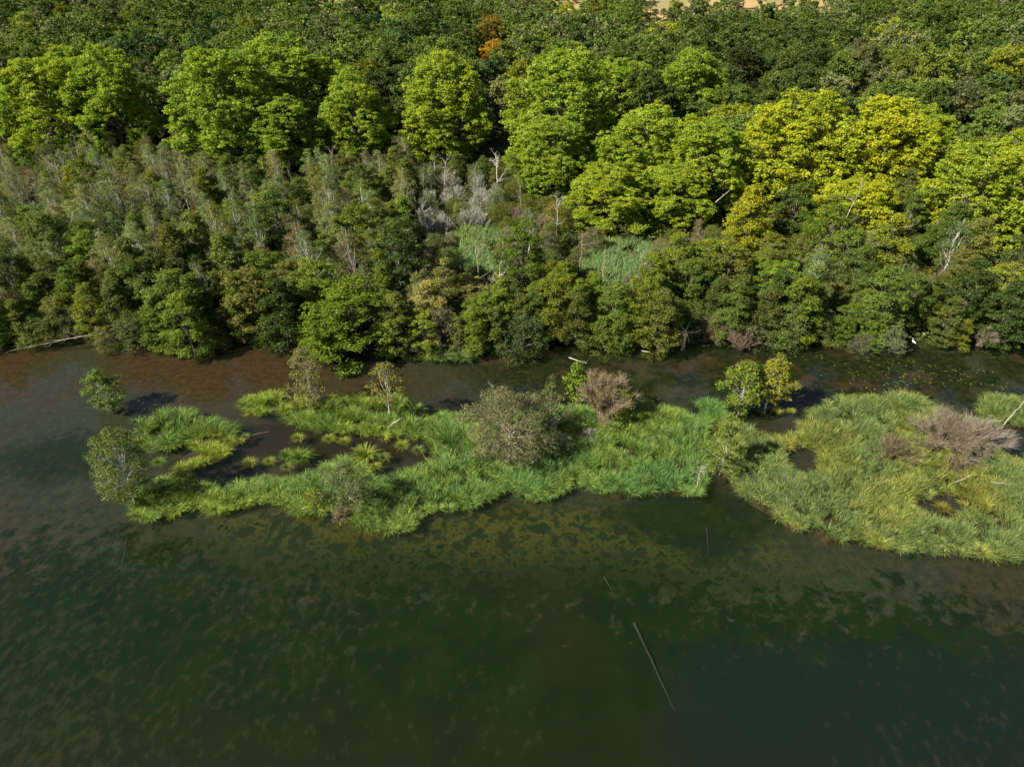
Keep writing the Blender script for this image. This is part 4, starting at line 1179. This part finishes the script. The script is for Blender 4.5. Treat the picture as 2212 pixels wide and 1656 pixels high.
counts = dict(alder=0, birch=0, willow=0, bare=0, dead=0)
LIM = dict(alder=300, birch=300, willow=300, bare=150, dead=200)
batch = []
cand = []
sp = 3.1
for xx in np.arange(-75, 75, 1.9):
    cand.append((xx + rng.uniform(-0.6, 0.6), shore_y(xx) + rng.uniform(-0.55, 0.35)))
for yy in np.arange(74.5, 172, sp):
    hw = (yy * CT + 38 * ST) * 0.75 + 14
    for xx in np.arange(-hw, hw, sp * (0.9 + (yy - 74) * 0.0035)):
        cand.append((xx + rng.uniform(-1.2, 1.2), yy + rng.uniform(-1.2, 1.2)))
def prio(c):
    gx, gy, _ = proj(c[0], c[1], 0.0)
    if c[1] < shore_y(c[0]) + 4:
        return 0.0 + rng.uniform() * 0.01
    return (1.0 if 900 < gx < 1560 and 400 < gy < 720 else 2.0) + rng.uniform() * 0.9
cand = [c for c in cand if proj(*c, 4.5)[0] > -120 and proj(*c, 4.5)[0] < 2330]
cand.sort(key=prio)
for (x, y) in cand:
    px, py, dep = proj(x, y, 4.5)
    sy = shore_y(x)
    if y < sy - 0.6:
        continue
    gpx, gpy, _ = proj(x, y, 0.0)
    if in_glade(gpx, gpy) or in_glade(px, py + 10, 0.9):
        continue
    if any(math.hypot(x - l[3], y - l[4]) < l[5] for l in LANDMARKS):
        continue
    if any(l[2] and 'plane' in l[2] and abs(x - l[3]) < l[5] * 1.1 and l[4] - l[5] * 1.25 - 6 < y < l[4] for l in LANDMARKS) and rng.uniform() < 0.85:
        continue
    # beyond the plane row the other wood begins
    row = 158 - 0.10 * x if x < 0 else 158 - 0.52 * x
    if y > row - 19 + 5 * math.sin(x * 0.15):
        continue
    front = y < sy + 6
    r = rng.uniform()
    ty = vnoise(np.array([x]), np.array([y]), 21)[0]
    thicket = ((gpx - 990) / 95) ** 2 + ((gpy - 478) / 62) ** 2 < 1
    open_mid = 900 < gpx < 1560 and 430 < gpy < 640
    if thicket:
        kind = 'bare' if r < 0.56 else ('dead' if r < 0.80 else 'willow')
    elif open_mid:
        if rng.uniform() < 0.30:
            continue
        kind = 'willow' if r < 0.55 else ('bare' if r < 0.75 else ('birch' if r < 0.84 else ('dead' if r < 0.93 else 'alder')))
    elif front:
        kind = 'alder' if r < 0.55 else ('willow' if r < 0.95 else 'bare')
    elif gpx < 620 and gpy < 600:
        kind = 'birch' if r < 0.50 else ('bare' if r < 0.59 else ('willow' if r < 0.74 else ('dead' if r < 0.86 else 'alder')))
    elif gpx < 950:
        kind = 'alder' if r < 0.36 else ('birch' if r < 0.76 else ('willow' if r < 0.90 else ('bare' if r < .93 else 'dead')))
    elif gpx < 1560:
        kind = 'alder' if r < 0.5 else ('willow' if r < 0.85 else ('birch' if r < .93 else 'dead'))
    else:
        kind = 'alder' if r < 0.42 else ('willow' if r < 0.72 else ('birch' if r < 0.84 else ('bare' if r < 0.94 else 'dead')))
    if counts[kind] >= LIM[kind]:
        kind = {'alder': 'willow' if front else 'birch', 'birch': 'willow', 'willow': 'alder'}.get(kind, 'willow')
        if counts[kind] >= LIM[kind]:
            continue
    counts[kind] += 1
    z = float(ground_z(x, y))
    far = 1.0 - 0.32 * min(1, max(0, (y - 105) / 35))
    if 900 < gpx < 1560 and gpy < 720:
        far *= 0.72 if gpy < 640 else 0.8
    rot = rng.uniform(0, 6.28)
    j = rng.uniform(0.75, 1.3)
    wm = rng.uniform(0.85, 1.2)
    if kind == 'alder':
        s = (0.55 + 0.6 * rng.uniform() ** 1.6) * (0.85 if front else 1.0) * far
        ad, col = [('dark green', (0.062, 0.092, 0.022)), ('mid green', (0.085, 0.122, 0.024)), ('fresh green', (0.11, 0.155, 0.02)), ('olive', (0.10, 0.122, 0.034))][int(min(3, 4 * (0.6 * ty + 0.4 * rng.uniform())))]
        col = (col[0] * j * wm, col[1] * j, col[2] * j)
        o = ALDERS[rng.integers(6)].place(x, y, z, (s * 1.15, s * 1.15, s), rot, [col, (0.17, 0.155, 0.13)], None, 'alder', 'alders of the marsh wood')
        tx, typ = px, proj(x, y, z + 6 * s)[1]
    elif kind == 'birch':
        s = rng.uniform(0.55, 1.0) * far
        ad, col = [('grey green', (0.125, 0.165, 0.062)), ('thin grey green', (0.135, 0.165, 0.07)), ('olive green', (0.11, 0.150, 0.032)), ('sparse brownish', (0.155, 0.142, 0.07))][min(3, int(rng.uniform() ** 2.2 * 4.0))]
        col = (col[0] * j * wm, col[1] * j, col[2] * j)
        o = BIRCHES[rng.integers(6)].place(x, y, z, (s * 1.15, s * 1.15, s), rot, [col, (0.52, 0.50, 0.45)], None, 'birch', 'birches of the marsh wood')
        typ = proj(x, y, z + 6.5 * s)[1]
    elif kind == 'willow':
        s = rng.uniform(0.65, 1.25) * (0.8 if open_mid else 1.0)
        ad, col = [('grey green', (0.105, 0.13, 0.052)), ('dull green', (0.10, 0.14, 0.04)), ('yellowish green', (0.11, 0.13, 0.02)), ('silvery', (0.12, 0.135, 0.08))][min(3, int(rng.uniform() ** 1.2 * 4.0))]
        col = (col[0] * j * wm, col[1] * j, col[2] * j)
        o = WILLOWS[rng.integers(4)].place(x, y, z, (s, s, s * rng.uniform(0.8, 1.2)), rot, [col, (0.2, 0.18, 0.15)], None, 'willow', 'willow bushes of the marsh wood')
        typ = proj(x, y, z + 2 * s)[1]
    elif kind == 'bare':
        s = rng.uniform(0.75, 1.2) * (0.85 if thicket else 1.0)
        if thicket:
            ad, col = 'pale silvery', (0.42, 0.43, 0.34)
        else:
            ad, col = [('rusty brown', (0.22, 0.15, 0.085)), ('grey', (0.25, 0.24, 0.2)), ('pinkish brown', (0.24, 0.19, 0.15)), ('straw brown', (0.26, 0.22, 0.12))][rng.integers(4)]
        o = BARE[rng.integers(3)].place(x, y, z, (s, s, s * rng.uniform(0.9, 1.5)), rot, [(0.12, 0.11, 0.05), col], None, 'bush', 'bare bushes of the marsh wood')
        typ = proj(x, y, z + 2 * s)[1]
    else:
        s = rng.uniform(0.5, 0.95)
        ad = ['white', 'grey', 'pale brown'][rng.integers(3)]
        col = {'white': (0.55, 0.52, 0.47), 'grey': (0.36, 0.34, 0.3), 'pale brown': (0.4, 0.32, 0.25)}[ad]
        o = DEAD[rng.integers(4)].place(x, y, z, s, rot, [col], None, 'dead tree', 'dead trees of the marsh wood')
        typ = proj(x, y, z + 5 * s)[1]
    batch.append((o, ad, {'alder': 'alder', 'birch': 'birch', 'willow': 'willow bush', 'bare': 'bare bush', 'dead': 'dead tree'}[kind], px, typ))
flush_labels(batch)
print('MARSH', counts)

# undergrowth: herbs, brambles and low leaves between the stems
g = Geo()
n = 230000
y = 73.5 + 125 * rng.uniform(0, 1, n) ** 1.2
x = rng.uniform(-1, 1, n) * ((y * CT + 26) * 0.76 + 6)
sy = 73.5 + 1.1 * np.sin(x * 0.21 + 1) + 0.8 * np.sin(x * 0.53) - 1.8 * np.exp(-((x + 7) / 6) ** 2)
ok = y > sy - 0.2
x, y = x[ok], y[ok]
hn = vnoise(x * 2.2, y * 2.2, 31)
z = ground_z(x, y) + hn * 1.5 * rng.uniform(0.1, 1, len(x)) + 0.05
leaves(g, np.stack([x, y, z], 1), rng.normal(size=(len(x), 3)) * 0.6 + np.array([0, -0.1, 0.8]), 0.34, 0.6, None, np.clip(vnoise(x * 1.3, y * 1.3, 32) - 0.45, 0, 1) * 0.9, rng)
tag(link('undergrowth', g.mesh('undergrowth', M_LEAF), None, (0.075, 0.095, 0.028)), 'low tangled undergrowth covering the marsh wood floor', 'undergrowth', None, 'stuff')

# tall grass in the clearings
g = Geo()
for (gx, gy, rx, ry) in GLADES[:2]:
    n = 15000
    a, r = rng.uniform(0, 6.28, n), np.sqrt(rng.uniform(0, 1, n))
    Q = np.array([P(gx + rx * 1.3 * rr * math.cos(t), gy + ry * 1.3 * rr * math.sin(t)) for t, rr in zip(a, r)])
    kq = (vnoise(Q[:, 0] * 1.5, Q[:, 1] * 1.5, 8) > 0.33 + 0.35 * r ** 3)
    Q = Q[kq]
    n = len(Q)
    Q[:, 2] = ground_z(Q[:, 0], Q[:, 1])
    az = rng.normal(0.6, 1.0, n)
    blades(g, Q, az, rng.uniform(0.9, 1.8, n), rng.uniform(0.05, 0.45, n), rng.uniform(0.05, 0.4, n), rng.uniform(0.05, 0.09, n), rng.uniform(0, 1, n), np.clip(vnoise(Q[:, 0], Q[:, 1], 3) - 0.5, 0, 1) + rng.uniform(0, .15, n), rng)
tag(link('tall_grass', g.mesh('tall_grass', M_REED), None, (0.105, 0.175, 0.062)), 'tall bright green marsh grass in the two clearings of the wood', 'grass', None, 'stuff')

# ------------------------------------------------------------------ the wood behind the plane row
back = []
for yy in np.arange(128, 440, 7.0):
    hw = (yy * CT + 38 * ST) * 0.75 + 12
    for xx in np.arange(-hw, hw, 7.2):
        back.append((xx + rng.uniform(-2.4, 2.4), yy + rng.uniform(-2.4, 2.4)))
keep = []
for (x, y) in back:
    row = 158 - 0.10 * x if x < 0 else 158 - 0.52 * x
    if y < row + 4 - 14 * 0 + 4 * math.sin(x * 0.1):
        continue
    if any(math.hypot(x - l[3], y - l[4]) < l[5] + 2.0 for l in LANDMARKS):
        continue
    if any(l[2] and 'plane' not in l[2] and abs(x - l[3]) < l[5] * 1.45 and 0 < l[4] - y < (30 if l[1] < 125 else 15) for l in LANDMARKS):
        continue
    # the open dry field at the back
    px, py, _ = proj(x, y, float(ground_z(x, y)))
    if 1360 < px < 1800 and y > 305 + 14 * math.sin(px * 0.03) and rng.uniform() < 0.93:
        continue
    if (px < 70 or 670 < px < 790 or 1130 < px < 1290) and y > 345 and rng.uniform() < 0.93:
        continue
    if px < 1800 and y > 395:
        continue
    keep.append((y, x))
keep.sort()
PAL = [('dark green', (0.038, 0.055, 0.014)), ('olive green', (0.062, 0.088, 0.020)), ('mid green', (0.055, 0.085, 0.018)), ('light green', (0.09, 0.12, 0.022)), ('blue green', (0.032, 0.062, 0.020)), ('grey green', (0.075, 0.09, 0.04)), ('yellow green', (0.12, 0.14, 0.015))]
batch = []
rest = []
for i, (y, x) in enumerate(keep):
    px, py, _ = proj(x, y, 8)
    nz = float(vnoise(np.array([x * 0.35]), np.array([y * 0.35]), 41)[0])
    dk = ((px - 1640) / 200) ** 2 + ((py - 130) / 75) ** 2 < 1
    q = rng.uniform()
    if dk:
        c = PAL[0] if q < 0.8 else PAL[1]
    elif q < 0.05:
        c = PAL[4]
    elif q < 0.09:
        c = PAL[6]
    else:
        c = PAL[[0, 1, 2, 5, 3][int(min(4, max(0, (0.65 * nz + 0.35 * rng.uniform()) * 5)))]]
    j = rng.uniform(0.95, 2.1)
    col = tuple(v * j for v in c[1])
    s = rng.uniform(0.62, 1.35)
    sz = s * rng.uniform(0.8, 1.15)
    if i < 300:
        o = BACKS[rng.integers(6)].place(x, y, float(ground_z(x, y)), (s, s, sz), rng.uniform(0, 6.28), [col, (0.15, 0.13, 0.1)], None, 'tree', 'broadleaf trees behind the plane row')
        batch.append((o, c[0], 'broadleaf tree', px, py))
    else:
        rest.append((x, y, s * 1.02, sz, c[1], j))
flush_labels(batch)
print('BACK', len(batch), len(rest))

# the far wood: one mass of crowns, a colour group per mesh part would be countable, so it is one object
lod = []
for s in range(5):
    cg, tg = back_geo(500 + s, 11, 4.6, 15, 1.8, 12, 0.62, 17, 0.37)
    lod.append(cg.arrays())
Vs, Fs, Ts, Hs, Cs = [], [], [], [], []
off = 0
for (x, y, s, sz, col, j) in rest:
    V, F, T, H = lod[rng.integers(5)]
    a = rng.uniform(0, 6.28)
    ca, sa = math.cos(a), math.sin(a)
    W = np.empty_like(V)
    W[:, 0] = (V[:, 0] * ca - V[:, 1] * sa) * s + x
    W[:, 1] = (V[:, 0] * sa + V[:, 1] * ca) * s + y
    W[:, 2] = V[:, 2] * sz + float(ground_z(x, y))
    Vs.append(W)
    Fs.append(F + off)
    off += len(V)
    Ts.append(T)
    Hs.append(H)
    Cs.append(np.broadcast_to(np.array([*[v * j for v in col], 1.0], np.float32), (len(F), 4)))
me = mesh_from('far_wood', np.concatenate(Vs), np.concatenate(Fs), np.concatenate(Ts), np.concatenate(Hs), M_LEAF)
ca_ = me.attributes.new('crown_colour', 'FLOAT_COLOR', 'FACE')
ca_.data.foreach_set('color', np.ascontiguousarray(np.concatenate(Cs)).ravel())
mm = M_LEAF.copy()
mm.name = 'far_foliage'
nt = mm.node_tree
oi = [n for n in nt.nodes if n.type == 'OBJECT_INFO'][0]
at = nt.nodes.new('ShaderNodeAttribute')
at.attribute_name = 'crown_colour'
for l in list(nt.links):
    if l.from_node == oi:
        ts = l.to_socket
        nt.links.remove(l)
        nt.links.new(at.outputs['Color'], ts)
me.materials.clear()
me.materials.append(mm)
tag(link('far_wood', me), 'distant wood of rounded green crowns reaching to the dry field', 'wood', None, 'stuff')
